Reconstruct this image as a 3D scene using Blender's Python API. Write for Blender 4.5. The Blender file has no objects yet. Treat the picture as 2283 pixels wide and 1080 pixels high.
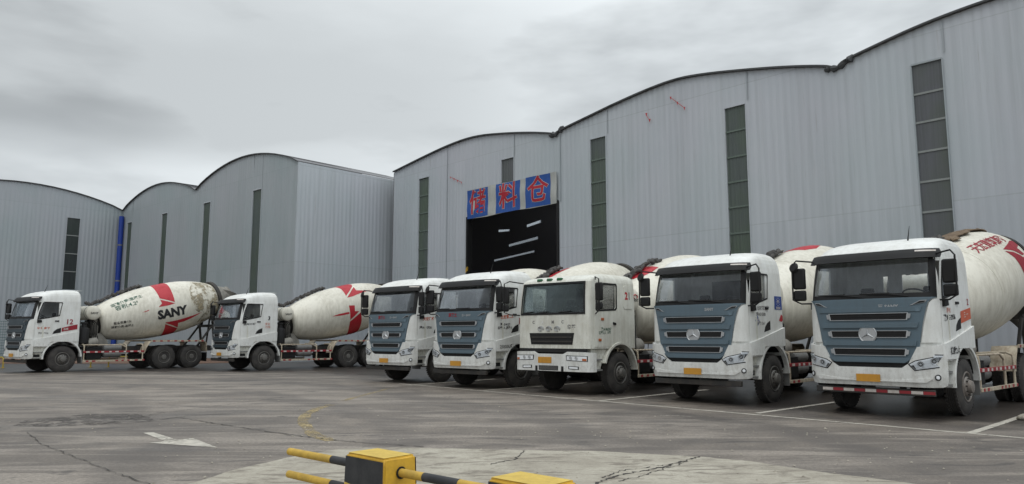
import bpy, bmesh, math, random
from mathutils import Vector, Matrix
from mathutils.geometry import tessellate_polygon
R = math.radians
rnd = random.Random(7)
scene = bpy.context.scene
C = scene.collection

# ------------------------------------------------------------------ camera
CAM_H = 1.497
cam_d = bpy.data.cameras.new("camera")
cam = bpy.data.objects.new("camera", cam_d); C.objects.link(cam)
cam_d.sensor_width = 36.0; cam_d.lens = 26.02
cam_d.clip_start = 0.1; cam_d.clip_end = 3000
cam.location = (0, 0, CAM_H); cam.rotation_euler = (R(90 + 7.25), 0, 0)
scene.camera = cam

# ------------------------------------------------------------------ light
scene.view_settings.view_transform = 'Standard'
scene.view_settings.look = 'None'
scene.view_settings.gamma = 1.0
scene.view_settings.exposure = 0.0
SUN_EL, SUN_ROT = R(58), R(205)
world = bpy.data.worlds.new("World"); scene.world = world; world.use_nodes = True
wt = world.node_tree; wt.nodes.clear()
def wn(t, **k):
    n = wt.nodes.new(t)
    for a, b in k.items(): setattr(n, a, b)
    return n
wout = wn('ShaderNodeOutputWorld'); wbg = wn('ShaderNodeBackground'); wbg.inputs['Strength'].default_value = 0.1
sky = wn('ShaderNodeTexSky', sky_type='NISHITA', sun_disc=False)
sky.sun_elevation = SUN_EL; sky.sun_rotation = SUN_ROT
tc = wn('ShaderNodeTexCoord')
sep = wn('ShaderNodeSeparateXYZ'); wt.links.new(tc.outputs['Generated'], sep.inputs[0])
mp = wn('ShaderNodeMapping'); mp.inputs['Scale'].default_value = (1.0, 1.0, 3.2); mp.inputs['Location'].default_value = (3.1, 0.4, 1.7)
wt.links.new(tc.outputs['Generated'], mp.inputs[0])
n1 = wn('ShaderNodeTexNoise'); n1.inputs['Scale'].default_value = 1.25; n1.inputs['Detail'].default_value = 5; n1.inputs['Roughness'].default_value = .45; n1.inputs['Distortion'].default_value = .25
wt.links.new(mp.outputs[0], n1.inputs['Vector'])
n2 = wn('ShaderNodeTexNoise'); n2.inputs['Scale'].default_value = 6; n2.inputs['Detail'].default_value = 4; n2.inputs['Roughness'].default_value = .5
wt.links.new(mp.outputs[0], n2.inputs['Vector'])
def wmath(op, a, b):
    m = wn('ShaderNodeMath', operation=op)
    for i, v in enumerate((a, b)):
        if isinstance(v, (int, float)): m.inputs[i].default_value = v
        else: wt.links.new(v, m.inputs[i])
    return m.outputs[0]
nz = wmath('ADD', wmath('MULTIPLY', n1.outputs['Fac'], .66), wmath('MULTIPLY', n2.outputs['Fac'], .34))
cr = wn('ShaderNodeValToRGB')
cr.color_ramp.elements[0].position = .38; cr.color_ramp.elements[0].color = (.52, .555, .575, 1)
cr.color_ramp.elements[1].position = .58; cr.color_ramp.elements[1].color = (.93, .985, 1.01, 1)
wt.links.new(nz, cr.inputs[0])
# an overcast sky is brighter overhead than at the horizon
zen = wmath('ADD', 1.0, wmath('MULTIPLY', wmath('MAXIMUM', wmath('SUBTRACT', sep.outputs['Z'], .42), 0.0), 2.2))
xg = wmath('ADD', 1.0, wmath('MULTIPLY', sep.outputs['X'], .22))
zz = wmath('ADD', sep.outputs['Z'], wmath('MULTIPLY', wmath('SUBTRACT', n2.outputs['Fac'], .5), .12))
bandn = wn('ShaderNodeMapRange', interpolation_type='SMOOTHSTEP'); bandn.inputs['From Min'].default_value = .19; bandn.inputs['From Max'].default_value = .26; wt.links.new(zz, bandn.inputs['Value'])
bandf = wn('ShaderNodeMapRange', interpolation_type='SMOOTHSTEP'); bandf.inputs['From Min'].default_value = .50; bandf.inputs['From Max'].default_value = .32; bandf.inputs['To Min'].default_value = .35; wt.links.new(zz, bandf.inputs['Value'])
bandx = wn('ShaderNodeMapRange', interpolation_type='SMOOTHSTEP'); bandx.inputs['From Min'].default_value = .30; bandx.inputs['From Max'].default_value = -.15; wt.links.new(sep.outputs['X'], bandx.inputs['Value'])
bank = wmath('SUBTRACT', 1.0, wmath('MULTIPLY', wmath('MULTIPLY', bandn.outputs[0], bandf.outputs[0]), wmath('MULTIPLY', bandx.outputs[0], .30)))   # a heavier cloud bank low on the left
zen = wmath('MULTIPLY', zen, bank)
vm = wn('ShaderNodeVectorMath', operation='SCALE'); wt.links.new(cr.outputs[0], vm.inputs[0]); wt.links.new(wmath('MULTIPLY', wmath('MULTIPLY', zen, xg), 10.0), vm.inputs['Scale'])
mx = wn('ShaderNodeMix', data_type='RGBA'); mx.inputs[0].default_value = .96
wt.links.new(sky.outputs[0], mx.inputs[6]); wt.links.new(vm.outputs[0], mx.inputs[7])
wt.links.new(mx.outputs[2], wbg.inputs['Color']); wt.links.new(wbg.outputs[0], wout.inputs[0])

sun_d = bpy.data.lights.new("sun", 'SUN'); sun_d.energy = 0.6; sun_d.angle = R(25); sun_d.color = (1, .97, .93)
sun = bpy.data.objects.new("sun", sun_d); C.objects.link(sun)
# sky sun_rotation is measured clockwise from +Y
sdir = Vector((math.sin(SUN_ROT) * math.cos(SUN_EL), math.cos(SUN_ROT) * math.cos(SUN_EL), math.sin(SUN_EL)))
sun.rotation_euler = sdir.to_track_quat('Z', 'Y').to_euler()

# ------------------------------------------------------------------ materials
def lin(r, g, b):
    f = lambda c: (c / 255 / 12.92) if c <= 10 else ((c / 255 + .055) / 1.055) ** 2.4
    return (f(r), f(g), f(b))
class NT:
    def __init__(s, name):
        s.m = bpy.data.materials.new(name); s.m.use_nodes = True
        s.t = s.m.node_tree; s.b = s.t.nodes['Principled BSDF']; s.o = s.t.nodes['Material Output']
    def n(s, t, **k):
        x = s.t.nodes.new(t)
        for a, b in k.items(): setattr(x, a, b)
        return x
    def l(s, a, b): s.t.links.new(a, b)
    def coord(s, scale=(1, 1, 1), kind='Object', loc=(0, 0, 0)):
        c = s.n('ShaderNodeTexCoord'); m = s.n('ShaderNodeMapping'); m.inputs['Scale'].default_value = scale; m.inputs['Location'].default_value = loc
        s.l(c.outputs[kind], m.inputs[0]); return m.outputs[0]
    def noise(s, vec, scale, detail=4, rough=.55, dist=0):
        x = s.n('ShaderNodeTexNoise'); x.inputs['Scale'].default_value = scale; x.inputs['Detail'].default_value = detail
        x.inputs['Roughness'].default_value = rough; x.inputs['Distortion'].default_value = dist
        s.l(vec, x.inputs['Vector']); return x.outputs['Fac']
    def ramp(s, fac, p0, p1, c0=(0, 0, 0), c1=(1, 1, 1)):
        x = s.n('ShaderNodeValToRGB'); e = x.color_ramp.elements
        e[0].position = p0; e[0].color = (*c0, 1); e[1].position = p1; e[1].color = (*c1, 1); s.l(fac, x.inputs[0]); return x.outputs[0]
    def mix(s, fac, a, b, mode='MIX'):
        x = s.n('ShaderNodeMix', data_type='RGBA', blend_type=mode)
        for i, v in ((0, fac), (6, a), (7, b)):
            if isinstance(v, (int, float)): x.inputs[i].default_value = v
            elif isinstance(v, tuple): x.inputs[i].default_value = (*v, 1)
            else: s.l(v, x.inputs[i])
        return x.outputs[2]
    def math(s, op, a, b=0.0):
        x = s.n('ShaderNodeMath', operation=op)
        for i, v in enumerate((a, b)):
            if isinstance(v, (int, float)): x.inputs[i].default_value = v
            else: s.l(v, x.inputs[i])
        return x.outputs[0]
    def bump(s, h, strength=.2, dist=.01):
        x = s.n('ShaderNodeBump'); x.inputs['Strength'].default_value = strength; x.inputs['Distance'].default_value = dist
        s.l(h, x.inputs['Height']); s.l(x.outputs[0], s.b.inputs['Normal'])
    def setb(s, base=None, rough=None, metal=None, spec=None):
        for k, v in (('Base Color', base), ('Roughness', rough), ('Metallic', metal), ('Specular IOR Level', spec)):
            if v is None: continue
            if isinstance(v, tuple): s.b.inputs[k].default_value = (*v, 1)
            elif isinstance(v, (int, float)): s.b.inputs[k].default_value = v
            else: s.l(v, s.b.inputs[k])
def paint(name, col, dirt=None, amt=.5, rough=.45, dscale=1.6, streak=True, metal=0.0, spec=.5, splash=0):
    """paint or plastic with soft dirt clouds, vertical run marks and fine speckle"""
    k = NT(name); dirt = dirt or tuple(c * .45 for c in col)
    a = k.noise(k.coord(), dscale, 6, .6, .3)
    s_ = k.noise(k.coord((3.2, 3.2, .45)), 3.0, 4, .6) if streak else k.noise(k.coord(), 7, 4, .6)
    f = k.noise(k.coord(), 38, 2, .5)
    t = k.math('ADD', k.math('MULTIPLY', a, .5), k.math('ADD', k.math('MULTIPLY', s_, .38), k.math('MULTIPLY', f, .12)))
    fac = k.ramp(t, .42, .70); fm = k.math('MULTIPLY', fac, amt)
    out = k.mix(fm, col, dirt)
    if splash:     # dried cement and mud thrown up by the wheels
        sz = k.n('ShaderNodeSeparateXYZ'); k.l(k.coord(), sz.inputs[0])
        low = k.ramp(k.math('ADD', k.math('MULTIPLY', sz.outputs[2], .5), k.math('MULTIPLY', a, .35)), .50, 1.0, (1, 1, 1), (0, 0, 0))
        spk = k.ramp(k.noise(k.coord((1, 1, .6)), 13, 5, .75, .3), .50, .60)
        out = k.mix(k.math('MULTIPLY', k.math('MULTIPLY', low, spk), splash), out, lin(118, 106, 88))
    k.setb(out, k.math('ADD', rough, k.math('MULTIPLY', fac, .25)), metal, spec)
    k.bump(t, .08, .01)
    return k.m
M = {}
M['cab_white'] = paint('cab_white_paint', lin(224, 225, 222), lin(160, 155, 142), .5, .36, splash=.3)
M['cab_cream'] = paint('cab_cream_paint', lin(216, 216, 207), lin(146, 138, 116), .6, .42, splash=.45)
M['drum'] = paint('drum_cream_paint', lin(218, 214, 201), lin(138, 130, 110), .6, .48, 1.0)
M['bumper'] = paint('bumper_white', lin(222, 223, 220), lin(150, 145, 134), .55, .42, 2.5, splash=.2)
M['grille'] = paint('grille_slate_blue', lin(86, 104, 115), lin(84, 94, 99), .6, .42, 2.0)
M['grille_dark'] = paint('grille_dark_slate', lin(50, 63, 71), lin(62, 68, 70), .6, .45, 2.0)
M['black'] = paint('black_plastic', (.010, .010, .011), (.03, .028, .025), .5, .5, 3, spec=.3)
M['void'] = paint('dark_recess', (.006, .006, .007), (.02, .018, .016), .5, .7, 5)
M['chassis'] = paint('dark_chassis_steel', (.022, .021, .020), (.085, .07, .055), .7, .65, 3)
M['tyre'] = paint('dusty_rubber', (.028, .026, .025), (.105, .095, .085), .75, .8, 3, False)
M['rim'] = paint('dirty_rim_steel', (.16, .155, .145), (.09, .075, .06), .7, .55, 6, False, .3)
M['rim_rust'] = paint('muddy_rim_steel', (.24, .22, .20), (.13, .085, .06), .8, .6, 6, False, .2)
M['chrome'] = paint('dull_chrome', (.5, .51, .52), (.25, .25, .25), .3, .35, 4, True, .7)
M['lamp_silver'] = paint('lamp_reflector', (.78, .80, .82), (.5, .5, .5), .25, .3, 14, False, 0)
M['silver'] = paint('silver_plastic', (.42, .43, .44), (.2, .2, .2), .5, .35, 4, True, .6)
M['grey_steel'] = paint('grey_painted_steel', (.20, .20, .195), (.09, .08, .07), .6, .6, 3)
M['cement_steel'] = paint('cement_splashed_steel', (.19, .18, .16), (.36, .34, .30), .8, .85, 4)
M['red'] = paint('faded_red_paint', lin(176, 30, 44), lin(120, 40, 44), .4, .5, 3)
M['red_dark'] = paint('dull_crimson_lettering', lin(150, 26, 42), lin(100, 34, 40), .4, .5, 4)
M['ink'] = paint('black_lettering', (.012, .012, .014), (.05, .05, .05), .4, .5, 5)
M['green_ink'] = paint('green_lettering', lin(38, 84, 66), lin(90, 110, 95), .4, .5, 5)
M['orange'] = paint('orange_lettering', lin(196, 92, 62), lin(150, 90, 70), .4, .5, 5)
M['blue_ink'] = paint('navy_blue_print', lin(34, 66, 140), lin(50, 70, 110), .4, .5, 5)
M['plate'] = paint('orange_plate', lin(196, 140, 44), lin(140, 100, 50), .5, .45, 8)
M['white_tape'] = paint('white_reflective_tape', lin(205, 198, 192), lin(140, 125, 110), .6, .5, 9)
M['red_tape'] = paint('red_reflective_tape', lin(150, 34, 44), lin(105, 55, 50), .6, .5, 9)
M['rail_pale'] = paint('scuffed_pale_rail', lin(190, 180, 160), lin(120, 92, 70), .8, .6, 8)
M['rope'] = paint('grimy_cover_cloth', (.05, .048, .047), (.14, .13, .12), .8, .9, 9, False)
M['tan_cloth'] = paint('brown_cover_cloth', (.17, .12, .075), (.07, .05, .04), .8, .9, 6, False)
M['green_lamp'] = paint('green_marker_lens', lin(38, 92, 58), lin(20, 50, 30), .5, .2, 6)
M['amber'] = paint('amber_marker_lens', lin(180, 96, 50), lin(120, 60, 30), .5, .25, 6)
M['seat'] = paint('grey_seat_cloth', (.02, .02, .022), (.03, .03, .03), .5, .9, 6)
M['lining'] = paint('dark_cab_lining', (.045, .045, .047), (.03, .03, .03), .5, .8, 6)
M['dash'] = paint('dash_plastic', (.025, .025, .028), (.02, .02, .02), .5, .6, 6)
def glass(name, tint, trans, rough=.06):
    k = NT(name); t = k.t; t.nodes.remove(k.b)
    gl = k.n('ShaderNodeBsdfGlossy'); gl.inputs['Roughness'].default_value = rough; gl.inputs['Color'].default_value = (.9, .92, .94, 1)
    tr = k.n('ShaderNodeBsdfTransparent'); tr.inputs['Color'].default_value = (*trans, 1)
    df = k.n('ShaderNodeBsdfDiffuse'); df.inputs['Color'].default_value = (*tint, 1)
    fr = k.n('ShaderNodeFresnel'); fr.inputs['IOR'].default_value = 1.5
    m1 = k.n('ShaderNodeMixShader'); m2 = k.n('ShaderNodeMixShader')
    d = k.ramp(k.noise(k.coord((2, 2, .8)), 3.5, 5, .6), .4, .8)
    k.l(k.math('ADD', .02, k.math('MULTIPLY', d, .08)), m1.inputs[0]); k.l(tr.outputs[0], m1.inputs[1]); k.l(df.outputs[0], m1.inputs[2])
    k.l(k.math('MINIMUM', k.math('MULTIPLY', fr.outputs[0], .75), .4), m2.inputs[0]); k.l(m1.outputs[0], m2.inputs[1]); k.l(gl.outputs[0], m2.inputs[2])
    k.l(m2.outputs[0], k.o.inputs[0]); return k.m
M['glass'] = glass('tinted_windscreen_glass', (.05, .05, .06), (.90, .92, .94))
M['glass_dark'] = glass('dark_side_glass', (.05, .05, .06), (.93, .94, .95))
M['glass_teal'] = glass('teal_windscreen_glass', (.03, .045, .05), (.66, .72, .72))
M['lens'] = glass('clear_lamp_lens', (.5, .52, .54), (.97, .98, .99), .04)

M['slot_dimmer'] = glass('slot_dimmer_sheet', (.2, .2, .2), (.62, .64, .66))
def ground_mat():
    k = NT('stained_wet_concrete')
    P = k.coord()
    a = k.noise(P, .16, 6, .6, .6); b = k.noise(P, .9, 6, .65, .4)
    st = k.noise(k.coord((.30, 1.5, 1)), .8, 7, .7, 1.1)      # broad sweeps of traffic grime
    f = k.noise(P, 22, 5, .7); g = k.noise(P, 130, 2, .6)
    base = k.mix(k.ramp(a, .38, .64), lin(88, 80, 73), lin(125, 115, 104))
    base = k.mix(k.math('MULTIPLY', k.ramp(b, .42, .62), .65), base, lin(76, 69, 64))
    base = k.mix(k.math('MULTIPLY', k.ramp(st, .48, .60), .6), base, lin(156, 146, 135))
    base = k.mix(k.math('MULTIPLY', k.ramp(f, .42, .68), .55), base, lin(60, 55, 51))
    base = k.mix(k.math('MULTIPLY', k.ramp(g, .5, .72), .42), base, lin(172, 164, 152))
    sp = k.noise(k.coord((.55, 1.6, 1), loc=(4, 9, 0)), 1.5, 4, .6, .6)
    base = k.mix(k.math('MULTIPLY', k.ramp(sp, .61, .66), .7), base, lin(62, 57, 54))   # oily spots
    trk = k.n('ShaderNodeTexWave', wave_type='RINGS', rings_direction='Z'); trk.inputs['Scale'].default_value = .11; trk.inputs['Distortion'].default_value = 7.0; trk.inputs['Detail'].default_value = 5; trk.inputs['Detail Scale'].default_value = .7; trk.inputs['Detail Roughness'].default_value = .62
    k.l(k.coord((1, 1, 1), loc=(22, -4, 0)), trk.inputs['Vector'])
    base = k.mix(k.math('MULTIPLY', k.ramp(trk.outputs['Fac'], .72, .95), .40), base, lin(72, 66, 62))    # swept tyre tracks
    # wetness around both groups of lorries, darkened further as painted shade beneath them
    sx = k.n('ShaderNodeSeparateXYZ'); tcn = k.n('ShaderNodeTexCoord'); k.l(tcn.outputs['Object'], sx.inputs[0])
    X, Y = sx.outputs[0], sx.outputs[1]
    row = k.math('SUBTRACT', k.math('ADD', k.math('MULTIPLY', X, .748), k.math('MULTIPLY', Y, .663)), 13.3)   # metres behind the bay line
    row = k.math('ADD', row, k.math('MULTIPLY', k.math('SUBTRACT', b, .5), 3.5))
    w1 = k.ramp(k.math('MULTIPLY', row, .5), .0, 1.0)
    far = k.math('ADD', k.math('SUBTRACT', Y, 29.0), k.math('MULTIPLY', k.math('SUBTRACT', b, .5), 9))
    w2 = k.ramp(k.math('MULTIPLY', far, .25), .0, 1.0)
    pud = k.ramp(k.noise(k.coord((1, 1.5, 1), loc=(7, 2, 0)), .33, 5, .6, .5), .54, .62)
    wet_shade = k.math('MAXIMUM', k.math('MAXIMUM', w1, w2), k.math('MULTIPLY', pud, .35))
    base = k.mix(k.math('MULTIPLY', wet_shade, .84), base, lin(38, 34, 33))
    ro = k.math('SUBTRACT', k.math('ADD', .50, k.math('MULTIPLY', f, .3)), k.math('MULTIPLY', wet_shade, .32))
    k.setb(base, ro, 0.0, .5)
    h = k.math('ADD', k.math('MULTIPLY', f, .6), k.math('MULTIPLY', g, .3))
    k.bump(h, .35, .012)
    return k.m
def apron_mat():
    k = NT('pale_worn_concrete')
    P = k.coord()
    a = k.noise(P, .9, 6, .65, 1.2); b = k.noise(k.coord((1, 2.6, 1)), 1.6, 6, .7, 1.0); f = k.noise(P, 30, 5, .7); g = k.noise(P, 140, 2)
    base = k.mix(k.ramp(a, .38, .62), lin(170, 164, 150), lin(146, 139, 126))
    base = k.mix(k.math('MULTIPLY', k.ramp(b, .50, .60), .8), base, lin(108, 100, 90))
    base = k.mix(k.math('MULTIPLY', k.ramp(f, .45, .72), .45), base, lin(112, 106, 96))
    base = k.mix(k.math('MULTIPLY', k.ramp(g, .5, .75), .25), base, lin(205, 200, 190))
    k.setb(base, .8, 0.0, .3); k.bump(k.math('ADD', k.math('MULTIPLY', f, .6), b), .4, .012); return k.m
def worn_mark(name, col, thr=.5, scale=14):
    """road paint worn through to whatever is below"""
    k = NT(name); P = k.coord()
    n = k.math('ADD', k.math('MULTIPLY', k.noise(P, scale, 6, .7, .4), .6), k.math('MULTIPLY', k.noise(P, 1.3, 3, .6), .4))
    al = k.ramp(n, thr - .06, thr + .06, (1, 1, 1), (0, 0, 0))
    k.setb(k.mix(k.ramp(k.noise(P, 6, 4), .4, .7), col, tuple(c * .6 for c in col)), .75)
    k.l(al, k.b.inputs['Alpha']); return k.m
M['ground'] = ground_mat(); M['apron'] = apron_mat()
M['line'] = worn_mark('worn_white_line', lin(184, 178, 166), .60)
M['line_far'] = worn_mark('faint_white_line', lin(165, 158, 148), .50)
M['arrow'] = worn_mark('worn_white_arrow', lin(184, 178, 166), .60)
M['yellow_line'] = worn_mark('worn_yellow_line', lin(164, 146, 106), .50)
M['crack'] = paint('crack_dirt', (.04, .037, .034), (.09, .08, .07), .5, .9, 6)
M['patch'] = worn_mark('broken_dark_concrete', (.085, .073, .065), .47, 5)

def sheet(name, c0, c1, dirt, along=(.679, -.734, 0), w=.9):
    k = NT(name)
    a = k.noise(k.coord(), .22, 4, .5, .3); v = k.noise(k.coord((2.6, 2.6, .10)), 1.3, 5, .65); f = k.noise(k.coord((9, 9, .25)), 2.0, 3, .6)
    base = k.mix(k.ramp(a, .35, .65), c0, c1)
    base = k.mix(k.math('MULTIPLY', k.ramp(v, .50, .74), .38), base, dirt)
    base = k.mix(k.math('MULTIPLY', k.ramp(f, .56, .78), .22), base, dirt)
    # every sheet weathered a little differently, lapped once up the height, a few rust runs from the fixings
    dot = k.n('ShaderNodeVectorMath', operation='DOT_PRODUCT'); k.l(k.coord(), dot.inputs[0]); dot.inputs[1].default_value = along
    idx = k.math('FLOOR', k.math('DIVIDE', dot.outputs['Value'], w))
    sp = k.n('ShaderNodeSeparateXYZ'); k.l(k.coord(), sp.inputs[0]); row = k.math('FLOOR', k.math('DIVIDE', sp.outputs[2], 5.9))
    wnz = k.n('ShaderNodeTexWhiteNoise', noise_dimensions='1D'); k.l(k.math('ADD', idx, k.math('MULTIPLY', row, 57.3)), wnz.inputs['W'])
    base = k.mix(k.math('MULTIPLY', k.ramp(wnz.outputs['Value'], 0, 1), .22), base, tuple(c * .72 for c in c0))
    tint = k.noise(k.coord(loc=(31, 7, 3)), .16, 3, .5)
    base = k.mix(k.math('MULTIPLY', k.ramp(tint, .42, .62), .35), base, (c1[0] * 1.03, c1[1] * .96, c1[2] * 1.02))
    lap = k.math('LESS_THAN', k.math('FRACT', k.math('DIVIDE', sp.outputs[2], 5.9)), .006)
    base = k.mix(k.math('MULTIPLY', lap, .35), base, dirt)
    ru = k.noise(k.coord((5, 5, .22), loc=(3, 1, 0)), 1.6, 4, .6)
    base = k.mix(k.math('MULTIPLY', k.ramp(ru, .66, .78), .35), base, (.22, .17, .13))
    k.setb(base, .48, .15, .4); return k.m
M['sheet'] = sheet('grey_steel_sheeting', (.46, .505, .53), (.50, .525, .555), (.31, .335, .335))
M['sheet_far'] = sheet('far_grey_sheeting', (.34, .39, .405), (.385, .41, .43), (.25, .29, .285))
def strip_mat(name, c0, c1, rough=.35):
    k = NT(name); a = k.noise(k.coord((1, 1, .5)), .7, 4, .6, .5)
    v = k.noise(k.coord((8, 8, .15)), 2, 3, .6)
    k.setb(k.mix(k.math('MULTIPLY', k.ramp(v, .4, .7), .5), k.mix(k.ramp(a, .38, .62), c0, c1), tuple(c * .6 for c in c0)), rough, 0.0, .5); return k.m
M['strip'] = strip_mat('green_grey_translucent_panel', lin(80, 88, 85), lin(78, 92, 76))
M['strip_grey'] = strip_mat('smoky_grey_panel', lin(92, 94, 98), lin(84, 90, 84))
M['strip_far'] = strip_mat('dark_green_panel', lin(74, 84, 80), lin(70, 82, 68))
M['strip_black'] = strip_mat('dark_glazed_panel', lin(48, 52, 54), lin(54, 62, 58), .2)
M['purlin'] = paint('pale_purlin', lin(140, 144, 142), lin(110, 114, 112), .5, .6, 2)
M['purlin_dim'] = paint('dim_purlin', lin(98, 110, 102), lin(80, 92, 84), .5, .6, 2)
M['trim'] = paint('dark_roof_trim', (.05, .052, .055), (.11, .11, .11), .5, .6, 2)
M['roof'] = paint('grey_roof_sheet', (.2, .2, .21), (.12, .12, .12), .5, .6, .5)
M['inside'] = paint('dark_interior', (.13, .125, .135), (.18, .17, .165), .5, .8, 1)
M['downpipe'] = paint('blue_pipe_paint', lin(20, 58, 150), lin(28, 50, 104), .5, .45, .8)
M['sign_blue'] = paint('sign_blue', lin(38, 84, 160), lin(34, 62, 112), .55, .6, 1.5)
M['sign_white'] = paint('sign_cloth_white', lin(178, 180, 176), lin(140, 142, 140), .6, .8, 1.5)
M['sign_red'] = paint('sign_red', lin(176, 30, 46), lin(120, 34, 50), .5, .6, 3)
M['barrier_yellow'] = paint('scuffed_yellow_paint', lin(208, 164, 46), lin(132, 104, 48), .7, .55, 5, False)
M['barrier_pipe'] = paint('worn_yellow_pipe', lin(196, 160, 62), lin(120, 100, 56), .75, .6, 6, False)
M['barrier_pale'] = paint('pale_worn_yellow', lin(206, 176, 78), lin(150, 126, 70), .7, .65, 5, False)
M['barrier_black'] = paint('scuffed_black_paint', lin(33, 34, 38), lin(84, 84, 84), .5, .6, 6)
M['rail_yellow'] = paint('faded_yellow_rail', lin(176, 152, 62), lin(130, 110, 60), .5, .6, 3)
M['earth'] = paint('red_brown_earth', lin(104, 78, 62), lin(70, 56, 48), .7, .9, 1.2, False)
M['mesh_green'] = paint('green_fence_wire', lin(48, 84, 84), lin(60, 80, 74), .5, .6, 2)
M['flag_red'] = paint('red_pennant', lin(190, 50, 46), lin(140, 50, 50), .3, .7, 4)

# ------------------------------------------------------------------ mesh helpers
class MB:
    def __init__(s): s.v = []; s.f = []
    def add(s, vs, fs):
        n = len(s.v); s.v += [Vector(v) for v in vs]; s.f += [tuple(i + n for i in f) for f in fs]; return s
    def box(s, c, size, rot=None, taper=None):
        x, y, z = [k / 2 for k in size]; tx, ty = taper or (1, 1)
        p = [Vector((i * x * (tx if k > 0 else 1), j * y * (ty if k > 0 else 1), k * z)) for i in (-1, 1) for j in (-1, 1) for k in (-1, 1)]
        if rot is not None: p = [rot @ q for q in p]
        return s.add([q + Vector(c) for q in p], [(0, 1, 3, 2), (4, 6, 7, 5), (0, 4, 5, 1), (2, 3, 7, 6), (0, 2, 6, 4), (1, 5, 7, 3)])
    def b2(s, x0, x1, y0, y1, z0, z1): return s.box(((x0 + x1) / 2, (y0 + y1) / 2, (z0 + z1) / 2), (abs(x1 - x0), abs(y1 - y0), abs(z1 - z0)))
    def tube(s, pts, r, n=8, cap=True):
        pts = [Vector(p) for p in pts]; rs = r if isinstance(r, (list, tuple)) else [r] * len(pts)
        rings = []; up = None
        for i, p in enumerate(pts):
            d = (pts[min(i + 1, len(pts) - 1)] - pts[max(i - 1, 0)]).normalized()
            if up is None: up = Vector((0, 0, 1)) if abs(d.z) < .9 else Vector((1, 0, 0))
            a = d.cross(up)
            if a.length < 1e-4: a = d.cross(Vector((0, 1, 0)))
            a.normalize(); b = a.cross(d).normalized(); up = b
            rings.append([p + (a * math.cos(2 * math.pi * k / n) + b * math.sin(2 * math.pi * k / n)) * rs[i] for k in range(n)])
        vs = [q for rg in rings for q in rg]; fs = []
        for i in range(len(pts) - 1):
            for k in range(n): fs.append((i * n + k, i * n + (k + 1) % n, (i + 1) * n + (k + 1) % n, (i + 1) * n + k))
        if cap: fs.append(tuple(range(n - 1, -1, -1))); fs.append(tuple((len(pts) - 1) * n + k for k in range(n)))
        return s.add(vs, fs)
    def lathe(s, prof, org, axis, n=32, ref=None):
        """prof: list of (along axis, radius)"""
        org = Vector(org); ax = Vector(axis).normalized(); ref = Vector(ref) if ref else (Vector((0, 0, 1)) if abs(ax.z) < .9 else Vector((1, 0, 0)))
        a = (ref - ax * ref.dot(ax)).normalized(); b = ax.cross(a); vs = []; fs = []
        for (h_, r) in prof:
            for k in range(n):
                t = 2 * math.pi * k / n; vs.append(org + ax * h_ + (a * math.cos(t) + b * math.sin(t)) * r)
        for i in range(len(prof) - 1):
            for k in range(n): fs.append((i * n + k, i * n + (k + 1) % n, (i + 1) * n + (k + 1) % n, (i + 1) * n + k))
        if prof[0][1] > 1e-4: fs.append(tuple(range(n - 1, -1, -1)))
        if prof[-1][1] > 1e-4: fs.append(tuple((len(prof) - 1) * n + k for k in range(n)))
        return s.add(vs, fs)
    def prism(s, poly, fn, a, b):
        """poly 2D list extruded between a and b through fn(u, v, w)"""
        tri = tessellate_polygon([[Vector((p[0], p[1], 0)) for p in poly]]); n = len(poly)
        vs = [fn(p[0], p[1], a) for p in poly] + [fn(p[0], p[1], b) for p in poly]
        fs = [tuple(t) for t in tri] + [tuple(i + n for i in reversed(t)) for t in tri] + [(i, (i + 1) % n, (i + 1) % n + n, i + n) for i in range(n)]
        return s.add(vs, fs)
    def mesh(s, name, smooth=35):
        me = bpy.data.meshes.new(name); me.from_pydata([tuple(v) for v in s.v], [], s.f); return finish(me, smooth)
    def build(s, name, mat, parent=None, smooth=35, bevel=0, **t): return link(name, s.mesh(name, smooth), mat, parent, bevel, **t)
def finish(me, smooth=35):
    bm = bmesh.new(); bm.from_mesh(me); bmesh.ops.remove_doubles(bm, verts=bm.verts, dist=1e-5)
    bmesh.ops.recalc_face_normals(bm, faces=bm.faces)
    for f in bm.faces: f.smooth = smooth > 0
    for e in bm.edges:
        if len(e.link_faces) == 2 and e.calc_face_angle(0) > R(smooth): e.smooth = False
    bm.to_mesh(me); bm.free(); return me
def link(name, me, mat, parent=None, bevel=0, label=None, cat=None, group=None, kind=None):
    o = bpy.data.objects.new(name, me); C.objects.link(o); o.parent = parent
    if mat is not None:
        me.materials.clear(); me.materials.append(M[mat] if isinstance(mat, str) else mat)
    if bevel:
        b = o.modifiers.new('bevel', 'BEVEL'); b.width = bevel; b.segments = 2; b.limit_method = 'ANGLE'; b.angle_limit = R(40)
    for k, v in (('label', label), ('category', cat), ('group', group), ('kind', kind)):
        if v: o[k] = v
    return o
def thing(name, loc, rz, label, cat, group=None):
    o = bpy.data.objects.new(name, None); C.objects.link(o); o.location = loc; o.rotation_euler = (0, 0, rz); o['label'] = label; o['category'] = cat
    if group: o['group'] = group
    return o
def copy_tree(o, parent=None):
    c = o.copy(); C.objects.link(c); c.parent = parent
    for ch in list(o.children): copy_tree(ch, c)
    return c
def kids(o, kind): return [c for c in o.children if c.name.split('.')[0] == kind]
def set_mat(o, mat):
    s = o.material_slots[0]; s.link = 'OBJECT'; s.material = M[mat]

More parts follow.
